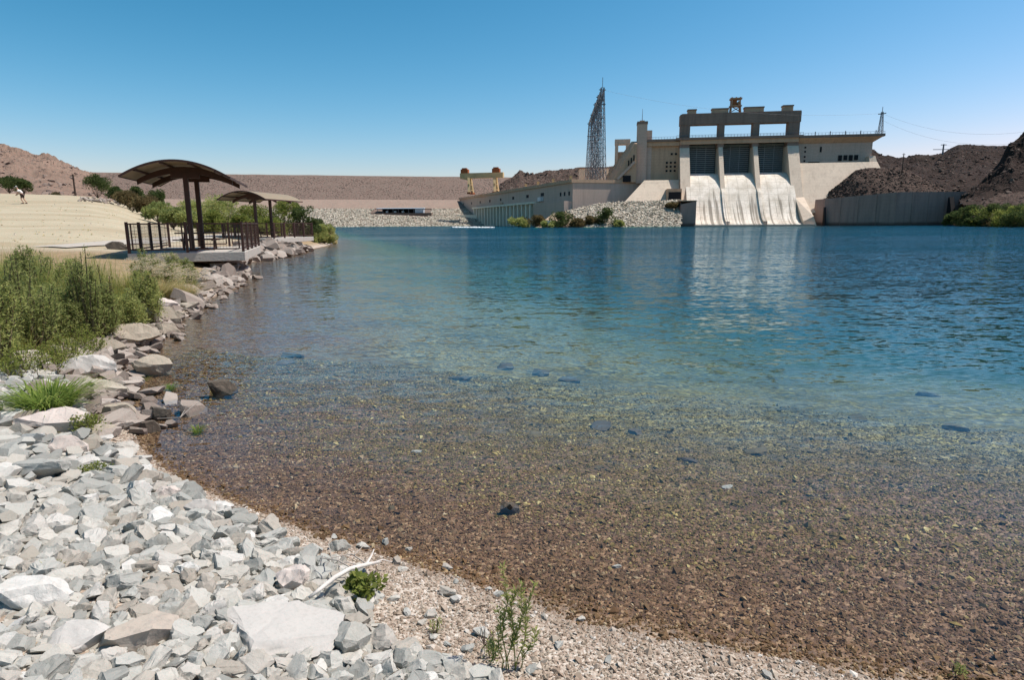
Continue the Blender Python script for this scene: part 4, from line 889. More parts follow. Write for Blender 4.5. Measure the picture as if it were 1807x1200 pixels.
# in the water
boulder('water_boulder', 270, 660, 56, 38, 'peaked brown boulder standing in the shallows', 'boulder', 1, 0.6, 0.7, sink=0.2, z=0.0)
boulder('water_boulder', 394, 687, 46, 20, 'dark boulder alone in the water off the left shore', 'wetrock', 6, 0.3, 0.6, sink=0.25, z=0.0)
boulder('water_boulder', 282, 738, 34, 22, 'dark wet stone in the shallows beside the floating twig', 'wetrock', 3, 0.3, 0.7, sink=0.25, z=0.0)
boulder('water_boulder', 264, 762, 32, 22, 'black wet stone just off the waterline below the twig', 'wetrock', 5, 0.8, 0.7, sink=0.25, z=0.0)
boulder('water_boulder', 900, 898, 38, 7, 'flat tan stone with a dark edge in the clear shallows', 'wetrock', 2, 0.1, 0.7, sink=0.25, z=-0.03)
SUBM = [(515, 632, 40, 'leftmost dark rock under water off the shore'), (500, 644, 34, 'second dark submerged rock below the leftmost one'), (1062, 758, 62, 'widest dark submerged rock in the middle of the shallows'), (1122, 766, 36, 'dark submerged rock touching the right side of the widest one'),
        (1214, 816, 38, 'dark three-cornered submerged rock nearest the beach'), (945, 772, 32, 'small dark submerged rock left of the widest one'), (890, 652, 46, 'dark submerged rock in the greenish water, left of a pair'), (955, 662, 46, 'left rock of a dark submerged pair in greenish water'),
        (1005, 674, 44, 'right rock of a dark submerged pair in greenish water'), (812, 672, 46, 'dark submerged rock near the start of the greenish water'), (678, 691, 22, 'small dark submerged stone off the lone water boulder'), (1515, 742, 40, 'dark rock patch under water towards the right edge'),
        (1690, 760, 38, 'dark submerged rock nearest the right edge'), (1335, 802, 40, 'low dark submerged rock right of the three-cornered one'), (720, 832, 20, 'small bluish stone under shallow water'), (1056, 828, 20, 'small round dark stone under water'), (690, 902, 26, 'flat dark stone under water near the beach'), (1640, 700, 34, 'dark submerged rock in the blue green water at right')]
for i, (px, py, w, lab) in enumerate(SUBM): boulder('submerged_rock', px, py, w, w * 0.32, lab, 'wetrock' if i in (0, 1, 2, 3, 4, 6, 7, 8, 9) else 'subrock', i, i * 0.7, 0.65 + 0.1 * (i % 4), 'rock', 0.42)
for i, (px, py, w, lab) in enumerate([(735, 800, 20, 'pale flat stone under shallow water, upper of two'), (1285, 862, 22, 'pale flat stone under shallow water towards the right'), (1088, 403 + 600, 22, 'white stone on the dry gravel above the tall weed')]):
    boulder('pale_stone', px, py, w, w * 0.3, lab, 'greenrock', i + 3, 0.3, 0.6, 'stone', 0.3)

# the loose stone bank: 300 largest stones one by one, the rest as one mass
rip_px = [(-60, 615), (40, 632), (95, 655), (120, 690), (150, 760), (205, 790), (250, 815), (285, 850), (340, 880), (420, 915), (500, 955), (565, 985), (630, 1005), (665, 1060), (655, 1100), (700, 1140), (770, 1160), (880, 1210), (860, 1330), (-500, 1330), (-400, 900)]
rip = np.array([on(x, y)[:2] for x, y in rip_px])
st = darts(rip, 0.011, 0.066, 24000, 3.2, 0.70, hero, lambda yy: min(1.45, 0.42 + 0.19 * max(yy, 1.8)))
zg = tz(st[:, 0], st[:, 1]); dist = np.hypot(st[:, 0], st[:, 1])
uu = st[:, 0] / st[:, 1]
vis = (np.abs(uu) < 0.98) & (st[:, 1] > 1.75)
order = np.argsort(-(st[:, 2] / dist) * vis)
big = order[:300]; rest = order[300:]
tm = [mesh_of(t, 'rock', 'riprap_stone') for t in TPL_I]
for i in big:
    x, y, r = st[i]; o = link('riprap_stone', tm[random.randrange(len(tm))], None)
    a = random.uniform(0.9, 1.3); h = random.uniform(0.9, 1.35)
    o.scale = (r * 1.2 * a, r * 1.2, r * 1.1 * h); o.rotation_euler = (random.gauss(0, 0.38), random.gauss(0, 0.38), random.uniform(0, 6.28)); o.location = (x, y, zg[i] + r * 0.26)
    tag(o, 'pale angular fist to head sized stone in the loose stone bank', 'stone', 'stones of the loose stone bank')
xs = st[rest]; q = rng.uniform(0.75, 1.25, (len(xs), 3)); S = xs[:, 2:3] * np.array([1.1, 1.1, 0.8]) * q
stone_mass('loose_stones', np.stack([xs[:, 0], xs[:, 1], zg[rest] + xs[:, 2] * 0.3], -1), S, 'rock_isl', 'smaller pale stones filling the loose stone bank', 'stones', TPL)
# underlayer so that no soil shows between them
ul = darts(rip, 0.015, 0.04, 6000, 1.0, 0.6); q = rng.uniform(0.8, 1.2, (len(ul), 3))
stone_mass('stone_underlayer', np.stack([ul[:, 0], ul[:, 1], tz(ul[:, 0], ul[:, 1]) + 0.0], -1), ul[:, 2:3] * np.array([1.2, 1.2, 0.9]) * q, 'rock_isl', 'small stone chips between the stones of the bank', 'stones', TPL_S)
# scattered stones on the gravel
lab = ['pale stone on the gravel', ]
sc_px = [(790, 1050, 34), (805, 1062, 30), (862, 1042, 16), (880, 1052, 20), (960, 1092, 20), (1025, 1096, 20), (1073, 1168, 20), (825, 1150, 28), (985, 1142, 26), (700, 995, 26), (712, 1008, 22), (680, 960, 20), (790, 1005, 22), (805, 1030, 14), (640, 968, 26), (722, 972, 14), (590, 950, 20), (760, 1090, 28), (745, 1102, 20), (850, 1122, 34), (940, 1185, 34), (1355, 1195, 24), (695, 1060, 26), (720, 1085, 22), (790, 1140, 16), (765, 1128, 22)]
tmw = [mesh_of(t, 'rock', 'beach_stone') for t in TPL_F[:6]]
for i, (px, py, w) in enumerate(sc_px):
    p = on(px, py); k = math.hypot(p[0], p[1]) / FPX; o = link('beach_stone', tmw[i % 6], None); r = w * k / 2
    o.scale = (r, r * 0.8, r * 0.75); o.rotation_euler = (random.uniform(-.2, .2), random.uniform(-.2, .2), i * 1.3); o.location = (p[0], p[1], p[2] + r * 0.25)
    tag(o, 'pale stone lying apart on the gravel beach', 'stone', 'stones scattered on the gravel beach')
# gravel: dry above the waterline, wet at and below it
n = 300000
gx = rng.uniform(-5.6, 6.6, n); gy = 1.7 + 9.0 * rng.random(n) ** 1.5; gd = shore_dist(gx, gy)
keep = (gd < 1.6) & (gd > -1.4 - 6.0 * rng.random(n) ** 1.15) & (np.abs(gx / gy) < 1.0) & ~inside(rip, gx, gy)
gx, gy, gd = gx[keep], gy[keep], gd[keep]; gzv = tz(gx, gy)
rr = (0.0042 + 0.006 * rng.random(len(gx)) ** 2.5 + 0.010 * (rng.random(len(gx)) < 0.018)) * (1 + 0.08 * gy)
P = np.stack([gx, gy, gzv + rr * 0.25], -1); S = rr[:, None] * rng.uniform(0.7, 1.35, (len(gx), 3)) * np.array([1.25, 1.1, 0.75])
wetm = (gzv + 0.03 * fbm(gx * 3, gy * 3, 77)) < 0.026
oct_ = [(OCT_V, OCT_F)]
gold = wetm & (rng.random(len(gx)) < smooth(-0.4, -2.0, gd + 0.8 * (fbm(gx * 0.9, gy * 0.9, 81) - 0.5))); wetm2 = wetm & ~gold
stone_mass('algae_gravel', P[gold], S[gold], 'goldpebble', 'golden algae-coated gravel under the clear shallows', 'gravel', oct_, 0.5)
stone_mass('beach_gravel', P[~wetm], S[~wetm], 'pebble', 'dry tan gravel on the beach', 'gravel', oct_, 0.5)
stone_mass('wet_gravel', P[wetm2], S[wetm2], 'wetpebble', 'wet brown gravel along the waterline and under the shallow water', 'gravel', oct_, 0.5)
# stones along the left shore and under the decks
lp = [(340, 545), (352, 528), (372, 512), (420, 503), (436, 490), (430, 476), (405, 468), (380, 475), (352, 492), (338, 520), (300, 545)]
pl = np.array([on(x, y)[:2] for x, y in lp]); e = darts(pl, 0.10, 0.30, 900, 1.8, 0.72)
q = rng.uniform(0.75, 1.25, (len(e), 3))
stone_mass('deck_riprap', np.stack([e[:, 0], e[:, 1], tz(e[:, 0], e[:, 1]) + e[:, 2] * 0.4], -1), e[:, 2:3] * np.array([1.15, 1.0, 0.8]) * q, 'bould_isl', 'grey stones piled at the water under the near deck', 'stones', TPL)
lp = [(415, 468), (440, 462), (478, 460), (536, 447), (545, 441), (500, 432), (460, 434), (430, 440), (400, 455)]
pl = np.array([on(x, y)[:2] for x, y in lp]); e = darts(pl, 0.14, 0.50, 900, 1.8, 0.72); q = rng.uniform(0.75, 1.25, (len(e), 3))
stone_mass('shore_riprap', np.stack([e[:, 0], e[:, 1], tz(e[:, 0], e[:, 1]) + e[:, 2] * 0.4], -1), e[:, 2:3] * np.array([1.15, 1.0, 0.8]) * q, 'bould_isl', 'dark grey stones piled under the farther deck', 'stones', TPL)
e = []
for a in range(len(shore_px) - 1):
    (x0, y0), (x1, y1) = shore_px[a], shore_px[a + 1]
    if y0 < 790 and y0 > 500:
        for _ in range(34):
            t = random.random(); p = gz(x0 + (x1 - x0) * t, y0 + (y1 - y0) * t); e.append((p[0] + random.gauss(-0.25, 0.3), p[1] + random.gauss(0, 0.3), random.uniform(0.04, 0.16)))
e = np.array(e); q = rng.uniform(0.75, 1.25, (len(e), 3))
stone_mass('waterline_stones', np.stack([e[:, 0], e[:, 1], tz(e[:, 0], e[:, 1]) + e[:, 2] * 0.3], -1), e[:, 2:3] * np.array([1.2, 1.0, 0.75]) * q, 'bould_isl', 'brown stones strewn between the shore boulders', 'stones', TPL)
# stone facing at the foot of the embankment
n = 20000; cx = rng.uniform(0.40, 0.80, n) * (len(cr) - 1); i0 = cx.astype(int); cra = np.array(cr); base = cra[i0] + (cra[np.minimum(i0 + 1, len(cr) - 1)] - cra[i0]) * (cx - i0)[:, None]
tt = rng.random(n); off = -113 - 68 * tt; zz = 47.3 + np.interp(off, [-188, -150, -115, -84], [-50, -41.7, -34, -25.7])
S = rng.uniform(0.3, 0.8, (n, 3)) * np.array([1.2, 1.2, 0.8])
kp = ~((base[:, 0] > at(655, 390, 500)[0]) & (base[:, 0] < at(757, 390, 500)[0]) & (base[:, 1] + off > 492)); base, off, zz, S = base[kp], off[kp], zz[kp], S[kp]
stone_mass('embankment_riprap', np.stack([base[:, 0], base[:, 1] + off, zz + 0.2], -1), S, 'far_riprap', 'pale stone facing along the foot of the embankment', 'stones', TPL_S)
# stone slope below the terrace wall
A0, A1 = at(975, 395, 318), at(1203, 395, 312); B0, B1 = at(940, 397, 288), at(1200, 397, 284)
V = []; nr, nc = 16, 60
for i in range(nr):
    for j in range(nc):
        f = j / (nc - 1); g_ = i / (nr - 1); a = A0 + (A1 - A0) * f; b = B0 + (B1 - B0) * f; ztop = np.interp(f, [0, 0.18, 0.4, 1.0], [6.5, 8.5, 11.5, 12.5])
        V.append((a[0] + (b[0] - a[0]) * g_, a[1] + (b[1] - a[1]) * g_, ztop + (-1.0 - ztop) * g_))
V = np.array(V); tag(np_mesh('slope_ground', V, grid_faces(nr, nc), 'bank_tan', None, True), kind='structure')
n = 4200; f = rng.random(n) ** 0.8; g_ = rng.random(n); a = A0[None] + (A1 - A0)[None] * f[:, None]; b = B0[None] + (B1 - B0)[None] * f[:, None]
ztop = np.interp(f, [0, 0.18, 0.4, 1.0], [6.5, 8.5, 11.5, 12.5]); P = a + (b - a) * g_[:, None]; P[:, 2] = ztop + (-1 - ztop) * g_ + 0.15
kp = f + 0.25 * (1 - g_) > 0.36
stone_mass('slope_riprap', P[kp], rng.uniform(0.35, 0.95, (n, 3))[kp] * np.array([1.25, 1.0, 0.8]), 'far_riprap', 'white grey riprap slope below the terrace wall', 'stones', TPL_S)

# ================================================================== SHELTERS ON THE DECKS
def make_shelter(loc, rz, label):
    """origin: near right corner of the deck at its top; x to the right along the front, y away"""
    W, D = 3.95, 6.6
    s = empty('shade_shelter', loc, rz, label, 'shelter', 'shade shelters on riverside decks')
    MB().box(-W, 0, 0, D, -0.34, 0).build('deck_slab', 'slab', s, bevel=0.015)
    def post(x, y, parent=s): return MB().box(x - 0.045, x + 0.045, y - 0.045, y + 0.045, 0, 1.13).build('post', 'brown', parent)
    def panel(p, q):
        p = Vector((p[0], p[1], 0)); q = Vector((q[0], q[1], 0)); d = (q - p).normalized(); a = p + d * 0.13; b = q - d * 0.13
        fr_ = MB()
        fr_.bar(p + Vector((0, 0, 1.06)), q + Vector((0, 0, 1.06)), 0.06, 0.05); fr_.bar(a + Vector((0, 0, 0.12)), b + Vector((0, 0, 0.12)), 0.045, 0.05)
        fr_.bar(a + Vector((0, 0, 0.12)), a + Vector((0, 0, 1.04)), 0.045); fr_.bar(b + Vector((0, 0, 0.12)), b + Vector((0, 0, 1.04)), 0.045)
        f_ = fr_.build('railing_frame', 'brown', s)
        L = (b - a).length; w = MB(); n_ = max(2, int(L / 0.11))
        for k in range(1, n_): c = a + (b - a) * (k / n_); w.bar(c + Vector((0, 0, 0.13)), c + Vector((0, 0, 1.03)), 0.007)
        for k in range(1, 8): z = 0.12 + 0.92 * k / 8; w.bar(a + Vector((0, 0, z)), b + Vector((0, 0, z)), 0.007)
        w.build('wire_mesh', 'rust', f_)
    L_ = -W + 0.06; R_ = -0.06; F_ = 0.06; B_ = D - 0.06
    runs = [[(L_, F_), (-W / 2, F_), (R_, F_)], [(R_, F_), (R_, F_ + 1.62), (R_, F_ + 3.24), (R_, F_ + 4.86), (R_, B_)],
            [(L_, F_), (L_, F_ + 1.62), (L_, F_ + 3.24), (L_, F_ + 4.86), (L_, B_)], [(R_, B_), (-1.35, B_), (-2.65, B_)]]
    seen_ = set()
    for r_ in runs:
        for p in r_:
            if (round(p[0], 2), round(p[1], 2)) not in seen_: post(*p); seen_.add((round(p[0], 2), round(p[1], 2)))
        for p, q in zip(r_[:-1], r_[1:]): panel(p, q)
    # columns, arched beams, purlins, curved roof
    cu, cv = -2.05, (1.45, 3.75)
    hw, rise, zt = 1.78, 0.58, 3.28
    def arch(u): return zt - rise * (u / hw) ** 2
    for v_ in cv:
        MB().box(cu - 0.085, cu + 0.085, v_ - 0.085, v_ + 0.085, 0, zt - 0.3).build('column', 'brown', s)
        MB().box(cu - 0.17, cu + 0.17, v_ - 0.17, v_ + 0.17, 0, 0.05).build('base_plate', 'brown', s)
        bm_ = MB(); us = np.linspace(-hw + 0.12, hw - 0.12, 15)
        for a, b in zip(us[:-1], us[1:]):
            ta = 0.26 - 0.08 * abs(a) / hw; tb2 = 0.26 - 0.08 * abs(b) / hw
            bm_.hexa([(cu + a, v_ - 0.055, arch(a) - 0.07 - ta), (cu + b, v_ - 0.055, arch(b) - 0.07 - tb2), (cu + b, v_ + 0.055, arch(b) - 0.07 - tb2), (cu + a, v_ + 0.055, arch(a) - 0.07 - ta)],
                     [(cu + a, v_ - 0.055, arch(a) - 0.07), (cu + b, v_ - 0.055, arch(b) - 0.07), (cu + b, v_ + 0.055, arch(b) - 0.07), (cu + a, v_ + 0.055, arch(a) - 0.07)])
        bm_.build('arched_beam', 'brown', s)
        MB().box(cu - 0.5, cu + 0.5, v_ - 0.07, v_ + 0.07, zt - 0.5, zt - 0.3).build('bracket', 'brown', s)
    v0, v1 = -0.35, 5.55
    for u in (-1.3, -0.45, 0.45, 1.3): MB().box(cu + u - 0.04, cu + u + 0.04, v0 + 0.04, v1 - 0.04, arch(u) - 0.075, arch(u) - 0.012).build('purlin', 'brown', s)
    us = np.linspace(-hw, hw, 25); V = []; 
    for u in us:
        z = arch(u) + 0.01
        V += [(cu + u, v0, z - 0.02), (cu + u, v1, z - 0.02), (cu + u, v1, z + 0.03), (cu + u, v0, z + 0.03)]
    F = []
    for i in range(24):
        b = i * 4
        for j in range(4): F.append((b + j, b + (j + 1) % 4, b + 4 + (j + 1) % 4, b + 4 + j))
    F += [(0, 1, 2, 3), (99, 98, 97, 96)]
    rf = MB().add(V, F).build('roof', 'roof', s)
    for v_ in (v0 - 0.015, v1 + 0.015):
        fm = MB()
        for a, b in zip(us[:-1], us[1:]): fm.bar((cu + a, v_, arch(a)), (cu + b, v_, arch(b)), 0.03, 0.075)
        fm.build('edge_trim', 'brown', rf)
    for u in (-hw, hw): MB().box(cu + u - 0.02, cu + u + 0.02, v0, v1, arch(u) - 0.03, arch(u) + 0.05).build('edge_trim', 'brown', rf)
    return s
d1 = (-10.15, 23.75, 1.08)
make_shelter(d1, R(17), 'nearer brown shade shelter with arched roof on a railed concrete deck')
d2 = (-16.75, 44.3, 1.10)
make_shelter(d2, R(-6), 'farther brown shade shelter with arched roof on a railed concrete deck')
def picnic(base, rz, off, label):
    c, s_ = cos(rz), sin(rz); p = (base[0] + off[0] * c - off[1] * s_, base[1] + off[0] * s_ + off[1] * c, base[2])
    t = empty('picnic_table', p, rz, label, 'table', 'picnic tables under the shelters')
    MB().box(-0.85, 0.85, -0.36, 0.36, 0.66, 0.71).build('table_top', 'brown', t)
    for y in (-0.68, 0.68): MB().box(-0.85, 0.85, y - 0.13, y + 0.13, 0.41, 0.45).build('bench', 'brown', t)
    for x in (-0.55, 0.55):
        MB().bar((x, -0.30, 0), (x, 0.0, 0.66), 0.06).build('leg', 'brown', t); MB().bar((x, 0.30, 0), (x, 0.0, 0.66), 0.06).build('leg', 'brown', t)
        MB().bar((x, -0.68, 0.40), (x, 0.68, 0.40), 0.05).build('bench_support', 'brown', t)
picnic(d1, R(17), (-1.95, 2.6), 'brown picnic table under the nearer shade shelter')
picnic(d2, R(-6), (-1.95, 2.6), 'brown picnic table under the farther shade shelter')
# concrete pier carrying the farther deck, footing of the nearer one
for d, rz, lab in ((d1, R(17), 'buried concrete footing under the nearer deck'), (d2, R(-6), 'concrete footing wall under the farther deck')):
    e = empty('deck_footing', d, rz, lab, 'footing'); MB().box(-3.9, -1.1, 2.2, 6.5, -1.7, -0.345).build('footing_block', 'conc_grey', e)
# pale path behind the decks
pv = []; pxs = [(85, 437), (140, 433), (200, 430), (260, 427), (330, 421), (400, 416), (440, 411), (470, 408)]
pts = [on(x, y) for x, y in pxs]; V = []
for i, p in enumerate(pts):
    a = pts[max(i - 1, 0)]; b = pts[min(i + 1, len(pts) - 1)]; d = np.array([b[0] - a[0], b[1] - a[1]]); d /= np.hypot(*d); nn_ = np.array([-d[1], d[0]])
    for k in (-0.8, -0.27, 0.27, 0.8):
        x, y = p[0] + nn_[0] * k, p[1] + nn_[1] * k; V.append((x, y, T(x, y) + 0.05))
tag(np_mesh('path', np.array(V), grid_faces(len(pts), 4), 'path'), kind='structure')

# ================================================================== PLANTS
def leaf_faces(C, L, W, dirs, droop=None):
    """a rhombus leaf at each centre, along its direction"""
    n = len(C); d = dirs / (np.linalg.norm(dirs, axis=1, keepdims=True) + 1e-9); r = rng.normal(size=(n, 3)); s_ = np.cross(d, r); s_ /= np.linalg.norm(s_, axis=1, keepdims=True) + 1e-9
    L = np.broadcast_to(L, n)[:, None]; W = np.broadcast_to(W, n)[:, None]
    V = np.stack([C, C + d * L * 0.45 + s_ * W / 2, C + d * L, C + d * L * 0.45 - s_ * W / 2], 1).reshape(-1, 3)
    return V, np.arange(4 * n).reshape(n, 4)
def stems_and_leaves(h, r, nst, per, leafL, leafW, spread=0.5, top=True, lean=0.0, wob=0.15, lowest=0.15, upright=0.6):
    """upright stems fanning from the base, leaves all along them"""
    st_ = MB(); Cs = []; Ds = []
    for k in range(nst):
        a = rng.uniform(0, 2 * pi); q = math.sqrt(rng.random()) * r; hh = h * (1 - 0.45 * (q / r) ** 2) * rng.uniform(0.75, 1.05)
        b = np.array([cos(a) * q * (1 - spread), sin(a) * q * (1 - spread), 0]); tpt = np.array([cos(a) * q + lean * hh, sin(a) * q, hh])
        ts = np.linspace(0, 1, 6); pts_ = b[None] + (tpt - b)[None] * ts[:, None]; pts_[1:-1, :2] += rng.normal(0, wob * r * 0.3, (4, 2))
        st_.tube(pts_.tolist(), [0.012 * h * (1 - 0.8 * t) + 0.002 for t in ts], 3)
        m_ = int(per * rng.uniform(0.7, 1.3)); t = lowest + (1 - lowest) * rng.random(m_) ** 0.75
        P_ = np.stack([np.interp(t, ts, pts_[:, j]) for j in range(3)], -1); side = rng.normal(size=(m_, 3)); side[:, 2] = np.abs(side[:, 2]) * 0.5 + upright
        wd = (1 - t)[:, None] * 0.22 * r + 0.015; P_ = P_ + rng.normal(size=(m_, 3)) * wd * np.array([1, 1, 0.6])
        Cs.append(P_); Ds.append(side)
    C_ = np.concatenate(Cs); D_ = np.concatenate(Ds); C_[:, 2] = np.maximum(C_[:, 2], 0.01)
    V, F = leaf_faces(C_, leafL * rng.uniform(0.6, 1.3, len(C_)), leafW * rng.uniform(0.7, 1.2, len(C_)), D_)
    return st_, V, F
def shrub(name, p, h, r, label, mat='sage', nst=60, per=90, leafL=0.05, leafW=0.014, cat='shrub', group=None, **kw):
    e = empty(name, tuple(p), 0, label, cat, group)
    st_, V, F = stems_and_leaves(h, r, nst, per, leafL, leafW, **kw)
    st_.build('stems', 'stem', e); np_mesh('foliage', V, F, mat, e)
    return e
def tree(name, p, h, r, label, mat='darkgreen', ncl=26, per=240, leafL=0.16, trunk=0.3, cat='tree', group=None, squash=0.8, low=0.25):
    """trunk and limbs reaching out to leafy clumps of uneven size, gaps between them"""
    e = empty(name, tuple(p), 0, label, cat, group)
    tk = MB(); th = h * low; tk.tube([(0, 0, -0.2), (0.02 * h, 0, th * 0.6), (0, 0.02 * h, th + 0.12 * h)], [trunk * 0.16, trunk * 0.13, trunk * 0.09], 8)
    Cs = []; Ds = []
    for k in range(ncl):
        a = rng.uniform(0, 2 * pi); el = rng.uniform(-0.25, 1.35); q = rng.uniform(0.45, 1.0)
        c = np.array([cos(a) * cos(el) * r * q, sin(a) * cos(el) * r * q, th + (h - th) * (0.42 + 0.5 * q * sin(el) * 1.05)])
        if low < 0.08:
            zf = rng.uniform(0.08, 0.95); q2 = math.sqrt(rng.random()) * r * (1.0 - 0.55 * zf ** 2); c = np.array([cos(a) * q2, sin(a) * q2, h * zf])
        rad = r * rng.uniform(0.20, 0.40) * (0.8 if low < 0.08 else 1.0); c[:2] *= 0.80 if low >= 0.08 else 1.05; c[2] = min(c[2], h - rad * squash * 0.9)
        tk.tube([(0, 0, th * 0.8), tuple(c * np.array([0.5, 0.5, 0.0]) + np.array([0, 0, th + (c[2] - th) * 0.35])), tuple(c)], [trunk * 0.06, trunk * 0.04, trunk * 0.012], 4)
        m_ = int(per * rng.uniform(0.6, 1.3)); d = rng.normal(size=(m_, 3)); d /= np.linalg.norm(d, axis=1, keepdims=True)
        Cs.append(c[None] + d * rad * (rng.random(m_) ** 0.4)[:, None] * np.array([1, 1, squash])); Ds.append(d + np.array([0, 0, 0.2]))
    C_ = np.concatenate(Cs); C_[:, 2] = np.maximum(C_[:, 2], 0.03); V, F = leaf_faces(C_, leafL * rng.uniform(0.6, 1.4, len(C_)), leafL * 0.5, np.concatenate(Ds))
    tk.build('trunk', 'bark', e); np_mesh('crown', V, F, mat, e); return e
def blades(n, h, r, w, droop, lean=(0, 0), straight=0.3, rootr=0.35):
    """arching tapered blades from a tuft's root"""
    a = rng.uniform(0, 2 * pi, n); q = np.sqrt(rng.random(n)); L = h * rng.uniform(0.55, 1.1, n)
    b = np.stack([np.cos(a) * q * r * rootr, np.sin(a) * q * r * rootr, 0 * a], -1)
    out = np.stack([np.cos(a + rng.normal(0, 0.4, n)), np.sin(a + rng.normal(0, 0.4, n)), 0 * a], -1) * (q * r)[:, None] + np.array([lean[0], lean[1], 0]) * L[:, None]
    sd = np.cross(out + 1e-6, np.array([0, 0, 1.0])); sd /= np.linalg.norm(sd, axis=1, keepdims=True) + 1e-9
    W = w * rng.uniform(0.6, 1.3, n); ts = [0, 0.35, 0.7, 1.0]; V = []
    for t in ts:
        c = b + out * (t ** 1.4)[..., None] if hasattr(t, 'shape') else b + out * t ** 1.5
        z = L * (t - droop * t ** 3); c = c.copy(); c[:, 2] = z
        k = W * (1 - t) ** 0.7 if t < 1 else W * 0.05
        V.append(c - sd * (k / 2)[:, None]); V.append(c + sd * (k / 2)[:, None])
    V = np.stack(V, 1).reshape(-1, 3); f = np.array([(0, 1, 3, 2), (2, 3, 5, 4), (4, 5, 7, 6)]); F = (f[None] + (np.arange(n) * 8)[:, None, None]).reshape(-1, 4)
    return V, F
def tuft(name, p, h, r, n, w, label, mat='grass', droop=0.35, lean=(0, 0), cat='grass tuft', group=None, rootr=0.35):
    V, F = blades(n, h, r, w, droop, lean, rootr=rootr); o = np_mesh(name, V, F, mat); o.location = tuple(p); return tag(o, label, cat, group)

# tall shrubs of the left bank
def bank(px, D):
    p = at(px, 395, D); return (p[0], p[1], T(p[0], p[1]) - 0.02)
SH = [(-60, 7.6, 1.42, 0.45, 'sage green shrub cut by the left edge'), (22, 8.8, 1.40, 0.40, 'dense sage green shrub, first from the left edge'), (78, 9.8, 1.0, 0.36, 'sage green shrub, second from the left edge'),
      (150, 10.4, 1.12, 0.36, 'bushy sage green shrub below the tall pointed spire'), (196, 11.0, 0.95, 0.38, 'sage green shrub just right of the pointed spire'), (240, 12.2, 1.12, 0.34, 'sage green shrub left of the fountain grass'),
      (45, 12.0, 1.25, 0.45, 'sage shrub in the second row behind the left ones'), (112, 12.8, 1.0, 0.4, 'low sage shrub in the second row, middle'), (292, 17.0, 1.15, 0.4, 'thin sage shrub in front of the deck slab'), (250, 16.5, 1.2, 0.42, 'thin sage shrub at the left end of the deck slab'), (318, 18.2, 0.95, 0.3, 'small sage shrub under the middle of the deck slab')]
for px, D, h, r, lab in SH:
    shrub('sage_shrub', bank(px, D), h, r, lab, 'sage' if int(px) % 4 else 'palegreen', 48, 130, 0.06, 0.016, group='sage shrubs on the left bank', spread=0.55, upright=0.25, wob=0.3)
shrub('pointed_shrub', bank(132, 10.0), 1.72, 0.24, 'tallest pointed spire of a shrub against the sand lot', 'sage', 22, 170, 0.055, 0.015, spread=0.7)
shrub('pointed_shrub', bank(172, 10.6), 1.42, 0.2, 'second smaller spire right of the tallest pointed shrub', 'olive', 10, 110, 0.045, 0.013, spread=0.7)
# low green growth in front of them
for k, (px, D, h, r, mt, lab) in enumerate([(5, 7.4, 0.5, 0.5, 'green', 'low bright green plant below the first shrub'), (70, 8.3, 0.5, 0.5, 'green', 'low green plant below the second shrub'), (118, 9.4, 0.55, 0.5, 'green', 'low green plant below the pointed shrub'), (200, 11.2, 0.6, 0.5, 'green', 'bright leafy plant left of the fountain grass')]):
    shrub('low_plant', bank(px, D), h * 0.85, r * 0.8, lab, mt, 34, 50, 0.045, 0.014, group='low plants of the left bank', spread=0.3, upright=0.3)
# grass of the bank: nobody could count it
Vg = []; Fg = []; off = 0
cnt = 0
n = 5200; gpx = rng.uniform(-80, 290, n); gD = rng.uniform(6.0, 15.5, n)
gp = np.array([at(a_, 395, b_) for a_, b_ in zip(gpx, gD)]); gdd = shore_dist(gp[:, 0], gp[:, 1]); gzz = tz(gp[:, 0], gp[:, 1])
gk = (gdd > 1.0 + 0.5 * rng.random(n)) & (~inside(rip, gp[:, 0], gp[:, 1]) | (rng.random(n) < 0.03))
for (x, y, _), z in zip(gp[gk], gzz[gk]):
    tall = random.random() < 0.20 and x < -2.2 and y > 7.5
    V, F = blades(16, random.uniform(0.6, 1.3) if tall else random.uniform(0.22, 0.58), random.uniform(0.14, 0.32), 0.010, 0.2 if tall else 0.45, (random.gauss(0.05, 0.15), random.gauss(0, 0.15)))
    V = V + np.array([x, y, z - 0.01]); Vg.append(V); Fg.append(F + off); off += len(V)
tag(np_mesh('bank_grass', np.concatenate(Vg), np.concatenate(Fg), 'grass'), 'tangled green and straw grass covering the left bank', 'grass', kind='stuff')
